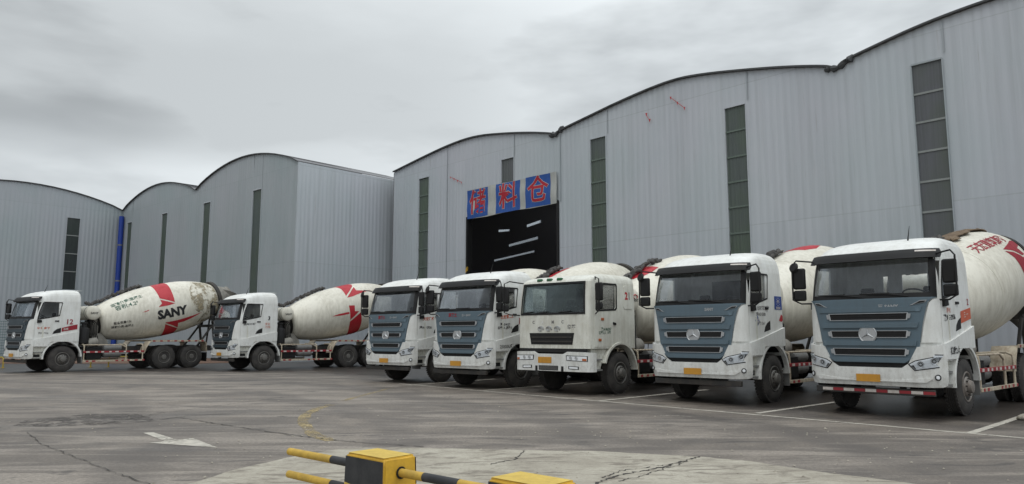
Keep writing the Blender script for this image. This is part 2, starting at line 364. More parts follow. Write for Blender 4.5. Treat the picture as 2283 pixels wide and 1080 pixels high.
def flat_bm(loops, du=None, dv=None):
    """2D loops (outer, holes...) -> bmesh in the uv plane, cut by a grid so it can be wrapped on a curve"""
    bm = bmesh.new(); pts = [p for lp in loops for p in lp]
    vs = [bm.verts.new((p[0], p[1], 0)) for p in pts]
    for t in tessellate_polygon([[Vector((p[0], p[1], 0)) for p in lp] for lp in loops]):
        try: bm.faces.new([vs[i] for i in t])
        except ValueError: pass
    return grid_cut(bm, du, dv)
def grid_cut(bm, du, dv):
    for ax, st in ((0, du), (1, dv)):
        if not st or not len(bm.verts): continue
        lo = min(v.co[ax] for v in bm.verts); hi = max(v.co[ax] for v in bm.verts); k = math.floor(lo / st) + 1
        no = (1, 0, 0) if ax == 0 else (0, 1, 0)
        while k * st < hi:
            co = (k * st + 1.3e-4, 0, 0) if ax == 0 else (0, k * st + 1.3e-4, 0)
            bmesh.ops.bisect_plane(bm, geom=bm.verts[:] + bm.edges[:] + bm.faces[:], plane_co=co, plane_no=no, dist=1e-6); k += 1
    return bm
def wrap(bm, fn, o1, o0=None):
    """flat bmesh -> MB on surface fn(u, v, offset); with o0 it becomes a slab between the two offsets"""
    bm.verts.ensure_lookup_table(); mb = MB(); P = [v.co.copy() for v in bm.verts]; n = len(P)
    for i, v in enumerate(bm.verts): v.index = i
    fs = [tuple(v.index for v in f.verts) for f in bm.faces]
    if o0 is None: mb.add([fn(p.x, p.y, o1) for p in P], fs)
    else:
        side = [tuple(v.index for v in e.verts) for e in bm.edges if len(e.link_faces) == 1]
        mb.add([fn(p.x, p.y, o1) for p in P] + [fn(p.x, p.y, o0) for p in P], fs + [tuple(i + n for i in reversed(f)) for f in fs] + [(a, b, b + n, a + n) for a, b in side])
    bm.free(); return mb
def text_bm(s, size, cx=0, cy=0, rot=0, du=None, dv=None, bold=0.0, sx=1.0):
    cu = bpy.data.curves.new('t', 'FONT'); cu.body = s; cu.size = size; cu.align_x = 'CENTER'; cu.align_y = 'CENTER'; cu.offset = bold; cu.resolution_u = 2
    ob = bpy.data.objects.new('t', cu); C.objects.link(ob)
    me = bpy.data.meshes.new_from_object(ob); bpy.data.objects.remove(ob); bpy.data.curves.remove(cu)
    bm = bmesh.new(); bm.from_mesh(me); bpy.data.meshes.remove(me)
    bmesh.ops.remove_doubles(bm, verts=bm.verts, dist=1e-4)
    c, s_ = math.cos(rot), math.sin(rot)
    for v in bm.verts:
        x, y = v.co.x * sx, v.co.y; v.co = Vector((cx + x * c - y * s_, cy + x * s_ + y * c, 0))
    return grid_cut(bm, du, dv)

# ------------------------------------------------------------------ ground
def flat_sheet(name, poly, z, mat, **t):
    mb = MB(); tri = tessellate_polygon([[Vector((p[0], p[1], 0)) for p in poly]]); mb.add([(p[0], p[1], z) for p in poly], [tuple(x) for x in tri]); return mb.build(name, mat, **t)
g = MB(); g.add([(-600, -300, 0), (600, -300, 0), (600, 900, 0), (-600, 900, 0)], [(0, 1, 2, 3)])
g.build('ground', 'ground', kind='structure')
def jag(a, b, n, amp):
    a, b = Vector(a), Vector(b); d = b - a; p = Vector((-d.y, d.x)).normalized()
    return [a + d * (i / n) + p * rnd.uniform(-amp, amp) * (0 if i in (0, n) else 1) for i in range(n + 1)]
def poly_jag(pts, step, amp):
    out = []
    for a, b in zip(pts[:-1], pts[1:]):
        n = max(2, int((Vector(b) - Vector(a)).length / step)); out += jag(a, b, n, amp)[:-1]
    return out + [Vector(pts[-1])]
edge = poly_jag([(-3.75, 5.2), (-3.35, 7.4), (-3.13, 8.56), (-2.78, 9.42), (-2.28, 10.15), (-1.58, 10.27), (-.49, 10.11), (.34, 10.0), (1.16, 9.92), (2.34, 9.49), (2.85, 9.16), (3.31, 8.56), (3.99, 7.91), (5.2, 6.4)], .12, .018)
flat_sheet('concrete_apron', [tuple(p) for p in edge] + [(6, 3), (4, -3), (-5, -3)], .008, 'apron', kind='structure')
def ribbon(name, pts, w, z, mat, jit=0, **t):
    """a painted or cracked line of varying width following pts"""
    pts = [Vector(p) for p in pts]; vs = []; fs = []
    for i, p in enumerate(pts):
        d = (pts[min(i + 1, len(pts) - 1)] - pts[max(i - 1, 0)]).normalized(); q = Vector((-d.y, d.x))
        ww = w / 2 * (1 + rnd.uniform(-jit, jit)); vs += [(*(p + q * ww), z), (*(p - q * ww), z)]
    for i in range(len(pts) - 1): fs.append((2 * i, 2 * i + 1, 2 * i + 3, 2 * i + 2))
    return MB().add(vs, fs).build(name, mat, kind='structure')
FL0, FL1 = (-3.6, 23.9), (8.6, 10.05)
ribbon('parking_line', poly_jag([FL0, FL1], .5, .006), .11, .004, 'line')
for a, b in (((-3.24, 23.05), (-.6, 26.4)), ((-.77, 20.9), (2.4, 24.3)), ((2.0, 17.5), (5.5, 21.2)), ((4.78, 14.75), (8.3, 18.1)), ((7.1, 11.75), (10.6, 15.2))):
    ribbon('parking_line', poly_jag([a, b], .5, .005), .13, .006, 'line')
ribbon('parking_line', [(2.8, 14.4), (4.2, 13.9)], .07, .004, 'line_far')
ribbon('faded_yellow_curve', poly_jag([(-2.6, 10.95), (-3.0, 11.55), (-3.3, 12.3), (-3.71, 13.4), (-3.96, 14.53), (-4.05, 15.68), (-3.98, 16.6)], .25, .01), .2, .004, 'yellow_line', .15)
ribbon('faded_yellow_curve', poly_jag([(-3.95, 17.6), (-3.75, 19.6), (-3.5, 22.2)], .5, .01), .12, .004, 'yellow_line', .3)
flat_sheet('road_arrow', [(-5.75, 11.82), (-5.62, 11.88), (-4.86, 11.03), (-4.72, 11.22), (-3.98, 10.28), (-5.12, 10.72), (-4.98, 10.90)], .004, 'arrow', kind='structure')
for pts, w in (([(-8.4, 12.43), (-7.44, 13.06), (-6.59, 13.0), (-6.1, 14.3), (-5.2, 14.9)], .022), ([(-6.15, 13.98), (-4.22, 12.26), (-2.77, 11.1), (-1.96, 10.65), (-1.2, 10.35)], .020), ([(-7.6, 11.9), (-6.61, 10.65), (-4.53, 8.56), (-3.42, 7.52)], .010),
               ([(-12, 13.2), (-8.4, 12.5)], .016), ([(-7.0, 12.9), (-6.9, 14.6), (-6.2, 16.8), (-5.6, 19.0)], .014)):
    ribbon('pavement_crack', poly_jag(pts, .09, .02), w, .010, 'crack', .7)
for pts, w in (([(.17, 10.0), (.05, 9.3), (-.25, 8.9)], .014), ([(2.34, 9.49), (1.75, 8.75), (1.15, 8.24), (.8, 7.7), (.2, 6.9)], .026), ([(1.9, 8.95), (1.2, 8.5), (.95, 8.1)], .014), ([(2.1, 9.1), (1.4, 8.2), (1.1, 7.9)], .012)):
    ribbon('apron_crack', poly_jag(pts, .05, .03), w, .013, 'crack', .8)
ptc = poly_jag([(-8.4, 12.75), (-8.7, 13.6), (-8.2, 14.6), (-7.3, 14.7), (-6.7, 14.0), (-6.3, 13.3), (-7.0, 12.9), (-7.8, 12.6), (-8.4, 12.75)], .12, .05)
flat_sheet('broken_patch', [tuple(p) for p in ptc[:-1]], .005, 'patch', kind='structure')
flat_sheet('earth_strip', [(-60, 41), (-17, 41), (-9, 52), (-60, 52)], .012, 'earth', kind='structure')

# ------------------------------------------------------------------ corrugated halls
def interp(prof, s):
    for (a, za), (b, zb) in zip(prof[:-1], prof[1:]):
        if a <= s <= b: return za + (zb - za) * (s - a) / (b - a)
    return prof[0][1] if s < prof[0][0] else prof[-1][1]
def smooth_prof(pts, it=2):
    for _ in range(it):
        q = [pts[0]]
        for a, b in zip(pts[:-1], pts[1:]): q += [(a[0] * .75 + b[0] * .25, a[1] * .75 + b[1] * .25), (a[0] * .25 + b[0] * .75, a[1] * .25 + b[1] * .75)]
        pts = q + [pts[-1]]
    return pts
def corr_wall(name, org, e, nout, s0, s1, top, holes, mat, parent, pitch=.3, depth=.012):
    """vertical ribbed sheeting; holes are (s0, s1, z0, z1)"""
    ss = set([s0, s1])
    k = math.floor(s0 / pitch)
    while k * pitch < s1:
        for q in (0, .3, .45, .85): 
            x = (k + q) * pitch
            if s0 < x < s1: ss.add(round(x, 4))
        k += 1
    for h_ in holes: ss.add(h_[0]); ss.add(h_[1])
    ss = sorted(ss)
    def off(x):
        u = (x / pitch) % 1.0
        return depth * (0 if u < .3 else (u - .3) / .15 if u < .45 else 1 if u < .85 else (1 - u) / .15)
    mb = MB(); org = Vector((org[0], org[1], 0)); E = Vector((e[0], e[1], 0)); N = Vector((nout[0], nout[1], 0))
    for a, b in zip(ss[:-1], ss[1:]):
        if b - a < 1e-3: continue
        m = (a + b) / 2; cuts = sorted([(h_[2], h_[3]) for h_ in holes if h_[0] <= m <= h_[1]])
        z = 0.0; segs = []
        for c0, c1 in cuts:
            if c0 > z: segs.append((z, c0, 0)); 
            z = c1
        segs.append((z, None, 1))
        pa, pb = org + E * a + N * off(a), org + E * b + N * off(b)
        for z0, z1, last in segs:
            za, zb = (top(a), top(b)) if last else (z1, z1)
            mb.add([pa + Vector((0, 0, z0)), pb + Vector((0, 0, z0)), pb + Vector((0, 0, zb)), pa + Vector((0, 0, za))], [(0, 1, 2, 3)])
    return mb.build(name, mat, parent, smooth=25)
def place(org, e, n, s, d, z): return Vector((org[0] + e[0] * s + n[0] * d, org[1] + e[1] * s + n[1] * d, z))
def strip_window(org, e, nin, s0, s1, z0, z1, mat, parent, npur, corr=True, sl=0.0):
    """recessed translucent panel with purlins showing through"""
    P = lambda s, d, z: place(org, e, nin, s, d, z)
    mb = MB(); n = max(4, int((s1 - s0) / .075)); vs = []
    for i in range(n + 1):
        s = s0 + (s1 - s0) * i / n; d = .035 + (.018 * (i % 2) if corr else 0)
        vs += [P(s, d, z0), P(s, d, z1 + sl * (s - s0))]
    mb.add(vs, [(2 * i, 2 * i + 2, 2 * i + 3, 2 * i + 1) for i in range(n)])
    w = mb.build('strip_window', mat, parent, smooth=0)
    fr = MB()
    for a, b in ((s0 - .03, s0 + .015), (s1 - .015, s1 + .03)): fr.prism([(a, z0), (b, z0), (b, z1), (a, z1)], lambda u, v, q: P(u, q, v), -.035, .06)
    fr.prism([(s0, z1 - .02), (s1, z1 - .02), (s1, z1 + .04), (s0, z1 + .04)], lambda u, v, q: P(u, q, v), -.035, .06)
    fr.build('frame', 'sheet' if corr else 'sheet_far', w)
    for i in range(npur):
        z = z1 - (z1 - z0) * (i + 1) / (npur + 1) + rnd.uniform(-.03, .03)
        pu = MB(); pu.prism([(s0, z - .035), (s1, z - .035), (s1, z + .035), (s0, z + .035)], lambda u, v, q: P(u, q, v), .005, .033)
        pu.build('purlin', 'purlin' if not corr else 'purlin_dim', w)
    return w
def band(name, prof, org, e, nin, d0, d1, th, mat, parent, up=0.0):
    mb = MB(); P = lambda s, d, z: place(org, e, nin, s, d, z)
    for (a, za), (b, zb) in zip(prof[:-1], prof[1:]):
        mb.add([P(a, d0, za + up), P(b, d0, zb + up), P(b, d1, zb + up), P(a, d1, za + up), P(a, d0, za + up + th), P(b, d0, zb + up + th), P(b, d1, zb + up + th), P(a, d1, za + up + th)],
               [(0, 1, 2, 3), (4, 7, 6, 5), (0, 4, 5, 1), (2, 6, 7, 3), (0, 3, 7, 4), (1, 5, 6, 2)])
    return mb.build(name, mat, parent, smooth=30)
def crumple(org, e, nin, s, z, w, parent, seed):
    """torn dark flashing in the roof valley"""
    r = random.Random(seed); mb = MB()
    pts = [place(org, e, nin, s + w * (i / 9 - .5), -.06 + r.uniform(-.04, .04), z + .04 + .28 * (i / 9) ** 2 * (i > 4) + r.uniform(-.06, .06)) for i in range(10)]
    mb.tube(pts, [.05] + [r.uniform(.08, .16) for _ in range(8)] + [.05], 7); mb.build('valley_flashing', 'trim', parent)

# main hall, its facade 27 m off along nM
nM = Vector((.734, .679)).normalized(); eM = Vector((nM.y, -nM.x)); OM = nM * 27.0
hall = thing('storage_hall', (0, 0, 0), 0, 'huge grey corrugated steel storage hall with wavy roofline behind the parked mixers', 'warehouse')
b0 = smooth_prof([(-40.7, 12.28), (-37.1, 12.72), (-34.4, 12.99), (-32.2, 13.02), (-29.9, 12.7), (-27.8, 12.32), (-26.4, 12.0), (-25.9, 11.86)])
b1 = smooth_prof([(-25.7, 11.86), (-25.3, 11.98), (-23.6, 12.23), (-21.9, 12.49), (-20.0, 12.72), (-18.4, 12.82), (-17.0, 12.68), (-15.0, 12.33), (-13.1, 11.94), (-11.7, 11.58), (-11.4, 11.44)])
b2 = smooth_prof([(-11.2, 11.44), (-11.0, 11.58), (-9.7, 11.85), (-8.4, 12.10), (-6.98, 12.26), (-5.9, 12.32), (-4.2, 12.34), (-2.5, 12.2), (0, 11.75), (2.6, 11.3), (3.1, 11.2)])
b3 = [(3.3, 11.2), (5.6, 11.7), (8.5, 12.1), (10.5, 12.2), (12.5, 12.0), (15, 11.6), (17.6, 11.1)]
profM = b0 + b1 + b2 + b3
DOOR = (-32.9, -25.76, 0.0, 8.3)
H = [DOOR, (-37.85, -36.78, 4.6, 11.4), (-30.05, -29.02, 9.4, 11.25), (-23.5, -22.5, 4.6, 11.12), (-16.05, -15.08, 4.6, 10.97), (-8.75, -7.78, 4.6, 10.82), (-1.45, -.48, 4.6, 10.7), (5.8, 6.8, 4.6, 10.6)]
corr_wall('facade_wall', OM, eM, -nM, -40.7, 17.6, lambda s: interp(profM, s), H, 'sheet', hall)
for i, h_ in enumerate(H[1:]):
    strip_window(OM, eM, nM, *h_, 'strip_grey' if i in (1, 4) else 'strip', hall, 0 if i == 1 else 5, corr=(i != 4))
for b in (b0, b1, b2, b3):
    band('roof', b, OM, eM, nM, -.10, 20, .06, 'roof', hall, .02)
    band('roof_edge', b, OM, eM, nM, -.15, -.105, .075, 'trim', hall, .0)
crumple(OM, eM, nM, -25.75, 11.8, 1.0, hall, 3); crumple(OM, eM, nM, -11.2, 11.38, 1.1, hall, 5)
# sheet joints
for s, z0, z1 in ((-34.95, 0, 12.9), (-22.4, 11.2, 12.4), (-15.0, 11.1, 12.3), (-29.0, 11.3, 12.5), (-7.72, 11, 12.1), (-25.55, 8.3, 11.8)):
    jt = MB(); jt.prism([(s, z0), (s + .05, z0), (s + .05, z1), (s, z1)], lambda u, v, q: place(OM, eM, nM, u, q, v), -.045, -.033)
    jt.build('sheet_joint', 'sheet_far', hall)
# left flank with slanting light slots, right flank, back, floor of the hall is the yard ground
slots = [[(12.24, 9.83), (13.81, 10.37), (13.81, 10.59), (12.24, 10.03)], [(9.32, 9.19), (10.45, 9.37), (10.45, 9.51), (9.32, 9.36)], [(10.36, 8.17), (13.45, 9.02), (13.45, 9.24), (10.36, 8.34)], [(8.88, 6.95), (13.06, 7.97), (13.06, 8.11), (8.88, 7.08)]]
bmw = flat_bm([[(0, 0), (20, 0), (20, 12.27), (0, 12.27)]] + slots)
wrap(bmw, lambda u, v, o: place(OM, eM, nM, -40.72 - o, u, v), .04, 0).build('flank_wall', 'inside', hall, smooth=0)
for sl_ in slots:
    p0, p1, p2, p3 = sl_; q = [(p0[0] - .1, p0[1] - .15), (p1[0] + .1, p1[1] - .15), (p2[0] + .1, p2[1] + .15), (p3[0] - .1, p3[1] + .15)]
    wrap(flat_bm([q]), lambda u, v, o: place(OM, eM, nM, -40.80 - o, u, v), .004, 0).build('slot_dimmer_sheet', 'slot_dimmer', hall, smooth=0)  # added tinted sheets that dim the sky seen through the slots
iw = MB()
iw.prism([(0, 0), (20, 0), (20, 11.1), (0, 11.1)], lambda u, v, q: place(OM, eM, nM, q, u, v), 17.6, 17.7)
iw.prism([(-40.7, 0), (17.6, 0), (17.6, 11.0), (-40.7, 11.0)], lambda u, v, q: place(OM, eM, nM, u, q, v), 20, 20.1)
iw.build('back_wall', 'inside', hall)
for s, d in ((-32.2, 8), (-27.2, 7.5), (-25.9, .35)):
    c = MB(); c.prism([(s, 0), (s + .35, 0), (s + .35, 11.4), (s, 11.4)], lambda u, v, q: place(OM, eM, nM, u, q, v), d, d + .35); c.build('column', 'inside', hall)
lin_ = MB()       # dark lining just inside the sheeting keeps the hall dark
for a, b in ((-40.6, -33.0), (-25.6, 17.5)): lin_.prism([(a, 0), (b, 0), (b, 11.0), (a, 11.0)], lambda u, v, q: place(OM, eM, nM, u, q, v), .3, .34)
lin_.build('light_block_lining', 'inside', hall)
df = MB(); df.prism([(-33.02, 0), (-32.90, 0), (-32.90, 8.36), (-33.02, 8.36)], lambda u, v, q: place(OM, eM, nM, u, q, v), -.10, .25)
dframe = df.build('door_jamb', 'black', hall); df = MB()
df.prism([(-25.76, 0), (-25.64, 0), (-25.64, 8.36), (-25.76, 8.36)], lambda u, v, q: place(OM, eM, nM, u, q, v), -.10, .25)
df.build('door_jamb', 'black', hall)
for i in range(9):
    s = MB(); s.prism([(-33.025, .3 + i * .6), (-32.895, .42 + i * .6), (-32.895, .66 + i * .6), (-33.025, .54 + i * .6)], lambda u, v, q: place(OM, eM, nM, u, q, v), -.106, -.02); s.build('hazard_band', 'barrier_yellow', dframe)

# hanging sign over the door, three blue squares on white cloth
SG0, SG1, SZ0, SZ1 = -32.86, -25.72, 8.2, 9.9
sign = thing('hall_sign', tuple(place(OM, eM, nM, -29.3, -.2, 8.2)), 0, 'white cloth banner with three blue squares and red characters over the hall door', 'sign')
def onsign(s, z, o):
    sag = .03 * math.sin(s * 2.1) + .02 * math.sin(z * 5 + s)
    return place(OM, eM, nM, s, -.14 - o + sag, z) - sign.location
wrap(flat_bm([[(SG0, SZ0 + .03), (-31, SZ0 - .04), (-29, SZ0 + .05), (-27.5, SZ0 - .02), (SG1, SZ0 + .02), (SG1, SZ1 - .04), (-28, SZ1 - .05), (-30.5, SZ1), (SG0, SZ1)]], .2, .3), onsign, 0, -.03).build('banner_cloth', 'sign_white', sign)
for (a, b, ch) in ((SG0, -31.0, '储'), (-30.32, -28.4, '料'), (-27.95, -26.15, '仓')):
    q = wrap(flat_bm([[(a, SZ0 + .02), (b, SZ0 + .03), (b, SZ1 - .05), (a, SZ1 - .03)]], .2, .3), onsign, .008).build('blue_square', 'sign_blue', sign)
    wrap(text_bm(ch, 1.5, (a + b) / 2, (SZ0 + SZ1) / 2 - .02, 0, .2, .3, bold=.045), onsign, .014).build('character_outline', 'sign_white', q, smooth=0)
    wrap(text_bm(ch, 1.5, (a + b) / 2, (SZ0 + SZ1) / 2 - .02, 0, .2, .3, bold=.02), onsign, .020).build('character', 'sign_red', q, smooth=0)

# scraps of pennant string left on the facade
def pennant(s, z, n, label, seed):
    r = random.Random(seed); o = place(OM, eM, nM, s, -.12, z)
    t = thing('pennant_string', tuple(o), 0, label, 'pennants', 'scraps of pennant string on the hall facade')
    pts = [place(OM, eM, nM, s + i * .35 * (1 if n > 2 else .5), -.1, z - i * .16 * (1 if n > 3 else 2)) - o for i in range(n)]
    MB().tube(pts, .012, 5).build('string', 'flag_red', t)
    for i, p in enumerate(pts):
        w = r.uniform(.07, .11); q = Vector((eM.x, eM.y, 0)) * w
        MB().add([p, p + q, p + q * .4 + Vector((0, 0, -.16)), p + Vector((nM.x, nM.y, 0)) * -.02 + q * .5], [(0, 1, 2), (0, 3, 1), (1, 3, 2), (2, 3, 0)]).build('pennant', 'flag_red', t)
pennant(-34.57, 11.0, 4, 'short run of small red pennants drooping on the facade left of the hall sign', 1)
pennant(-20.05, 11.65, 2, 'tiny red scrap on the middle of the facade, the lower left of the two', 2)
pennant(-18.69, 12.1, 3, 'small red pennants hanging just under the highest arch of the roofline', 4)

# left hall: gable side facing right-front and an end wall
eL = Vector((.742, -.670)).normalized(); nL = Vector((.670, .742)); OL = Vector((-33.0, 62.0))
lhall = thing('side_hall', (OL.x, OL.y, 0), 0, 'pale grey corrugated hall at left with dark window strips and a blue downpipe', 'warehouse')
OL0 = Vector((0, 0))
def arch(s0, w=13.5, base=12.0, rise=1.35):
    return [(s0 + w * i / 16, base + rise * math.sin(math.pi * i / 16) ** .8) for i in range(17)]
a0, a1 = arch(0), arch(13.55, 13.45)
profL = a0 + a1
HL = [(1.15, 2.1, 3.2, 10.9), (7.9, 8.9, 3.2, 10.9), (14.85, 15.9, 3.2, 10.9), (21.75, 22.85, 3.2, 10.9)]
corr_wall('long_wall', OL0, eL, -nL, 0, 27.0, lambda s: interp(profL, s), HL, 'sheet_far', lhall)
for h_ in HL: strip_window(OL0, eL, nL, *h_, 'strip_far', lhall, 0)
side_end = Vector(eL) * 27.0
corr_wall('end_wall', side_end, nL, eL, 0, 8.0, lambda s: 12.0, [], 'sheet', lhall)
mL = -nL
profE = arch(0, 14.4); profE2 = arch(14.45, 14.4)
HE = [(3.25, 4.2, 5.2, 11.0), (10.5, 11.5, 5.2, 11.0)]
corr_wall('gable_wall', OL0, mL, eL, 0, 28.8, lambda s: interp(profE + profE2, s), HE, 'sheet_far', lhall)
for h_ in HE: strip_window(OL0, mL, -eL, *h_, 'strip_black', lhall, 3, corr=False)
for b, (o, e, n_, dd) in ((a0, (OL0, eL, nL, 8)), (a1, (OL0, eL, nL, 8)), (profE, (OL0, mL, -eL, 14)), (profE2, (OL0, mL, -eL, 14))):
    band('roof', b, o, e, n_, -.08, dd, .05, 'roof', lhall, .02)
    band('roof_edge', b, o, e, n_, -.13, -.085, .07, 'trim', lhall, .0)
dp = MB(); pc = Vector((eL.x * .42, eL.y * .42)) - nL * .24
dp.tube([(pc.x, pc.y, 0), (pc.x, pc.y, 11.5)], .19, 12); dpo = dp.build('downpipe', 'downpipe', lhall)
for z in (3, 6, 9): 
    q = MB(); q.tube([(pc.x, pc.y, z), (pc.x, pc.y, z + .12)], .205, 12); q.build('pipe_bracket', 'grey_steel', dpo)

# low yellow hoop rails behind the left lorries and the wire fence at far left
def hoop(x0, x1, y, label):
    t = thing('hoop_rail', ((x0 + x1) / 2, y, 0), 0, label, 'rail', 'low yellow hoop rails')
    w = (x1 - x0) / 2
    MB().tube([(-w, 0, 0), (-w, 0, .42), (-w + .06, 0, .5), (w - .06, 0, .5), (w, 0, .42), (w, 0, 0)], .035, 8).build('hoop', 'rail_yellow', t)
    for q in (-w, w): MB().box((q, 0, .01), (.14, .14, .02)).build('foot_plate', 'rail_yellow', t)
hoop(-26.2, -24.1, 35.5, 'low yellow hoop rail at the far left edge, in front of the wire fence')
hoop(-22.0, -20.4, 36.3, 'low yellow hoop rail seen under the side guard of the leftmost mixer, left one')
hoop(-19.7, -18.2, 36.6, 'low yellow hoop rail seen under the side guard of the leftmost mixer, right one')
fn = thing('wire_fence', (-37, 50, 0), 0, 'green wire mesh fence panel at the far left in front of the grey hall', 'fence')
for i in range(8):
    MB().tube([(-4.2 + i * 1.35, 0, 0), (-4.2 + i * 1.35, 0, 2.6)], .035, 8).build('post', 'mesh_green', fn)
wr = MB()
for i in range(14): wr.tube([(-4.2, 0, .15 + i * .18), (5.25, 0, .15 + i * .18)], .012, 4)
for i in range(64): wr.tube([(-4.2 + i * .15, 0, .1), (-4.2 + i * .15, 0, 2.5)], .008, 4)
wr.build('wire_mesh', 'mesh_green', fn)

# ------------------------------------------------------------------ foreground barrier
dB = Vector((.74, -.67, 0)).normalized(); pB = Vector((.67, .74, 0)).normalized()
base1 = Vector((-1.48, 6.71, 0)) + dB * .285 + pB * .18
def block(c, label):
    t = thing('barrier_block', tuple(c), math.atan2(dB.y, dB.x), label, 'barrier block', 'yellow and black barrier blocks')
    me = bpy.data.meshes.new('block'); bm = bmesh.new(); bmesh.ops.create_cube(bm, size=1)
    for v in bm.verts:
        k = .94 if v.co.z > 0 else 1.0; v.co = Vector((v.co.x * .575 * k, v.co.y * .37 * k, v.co.z * .48 + .24))
    bmesh.ops.bevel(bm, geom=bm.edges[:], offset=.018, segments=3, affect='EDGES')
    bmesh.ops.subdivide_edges(bm, edges=[e for e in bm.edges if e.calc_length() > .1], cuts=5, use_grid_fill=True)
    for v in bm.verts: v.co += Vector((rnd.uniform(-1, 1), rnd.uniform(-1, 1), rnd.uniform(-1, 1))) * .0014
    bm.to_mesh(me); bm.free(); finish(me, 60)
    blk = link('block', me, 'barrier_yellow', t)
    for sy in (-1, 1):
        f = lambda u, v, o, sy=sy: Vector((u * sy * -1, sy * ((.185 - .0115 * (v / .48)) + o), v))
        wrap(flat_bm([[(-.268, .235), (-.1, .215), (.1, .225), (.27, .22), (.262, .452), (-.262, .456)]], .1, .1), f, .004).build('black_panel', 'barrier_black', blk)
        wrap(flat_bm([[(-.275, .0), (.275, .0), (.27, .22), (.1, .225), (-.1, .215), (-.268, .235)]], .1, .1), f, .003).build('worn_base_band', 'barrier_pale', blk)
    wrap(flat_bm([[(-.255, -.16), (.255, -.165), (.25, .15), (-.25, .16)]], .1, .1), lambda u, v, o: Vector((u, v, .48 + o)), .0035).build('pale_top', 'barrier_pale', blk)  # paler yellow panel covering the top of the block
    for sx in (-1, 1):
        for z in (.35, .12):
            MB().lathe([(0, .052), (.006, .052)], (sx * .281, 0, z), (sx, 0, 0), 20).build('pipe_socket', 'void', blk)
    return t
def pipe_run(c, x0, x1, z, label, first=.74):
    t = thing('barrier_pipe', (c.x, c.y, 0), math.atan2(dB.y, dB.x), label, 'barrier pipe', 'painted pipes through the barrier blocks')
    x = x0; i = 0; step = .42
    core = MB().tube([(x0, 0, z), (x1, 0, z)], .036, 20).build('pipe', 'barrier_pipe', t, smooth=50)
    x = x0 + first
    while x < x1 - .1:
        e = min(x + .42, x1); MB().tube([(x, 0, z), (e, 0, z)], .0368, 20, False).build('black_band', 'barrier_black', core, smooth=50); x += .92
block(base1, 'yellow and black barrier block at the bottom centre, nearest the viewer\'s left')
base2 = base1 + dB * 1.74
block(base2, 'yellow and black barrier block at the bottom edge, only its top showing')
for z, nm in ((.35, 'upper'), (.13, 'lower')):
    pipe_run(base1 + dB * -.3, -1.16, .0, z, f'{nm} yellow pipe end sticking out left of the barrier block')
    if z > .3: pipe_run(base1 + dB * .28, -.0, 1.18, z, f'{nm} striped pipe joining the two barrier blocks', .30)
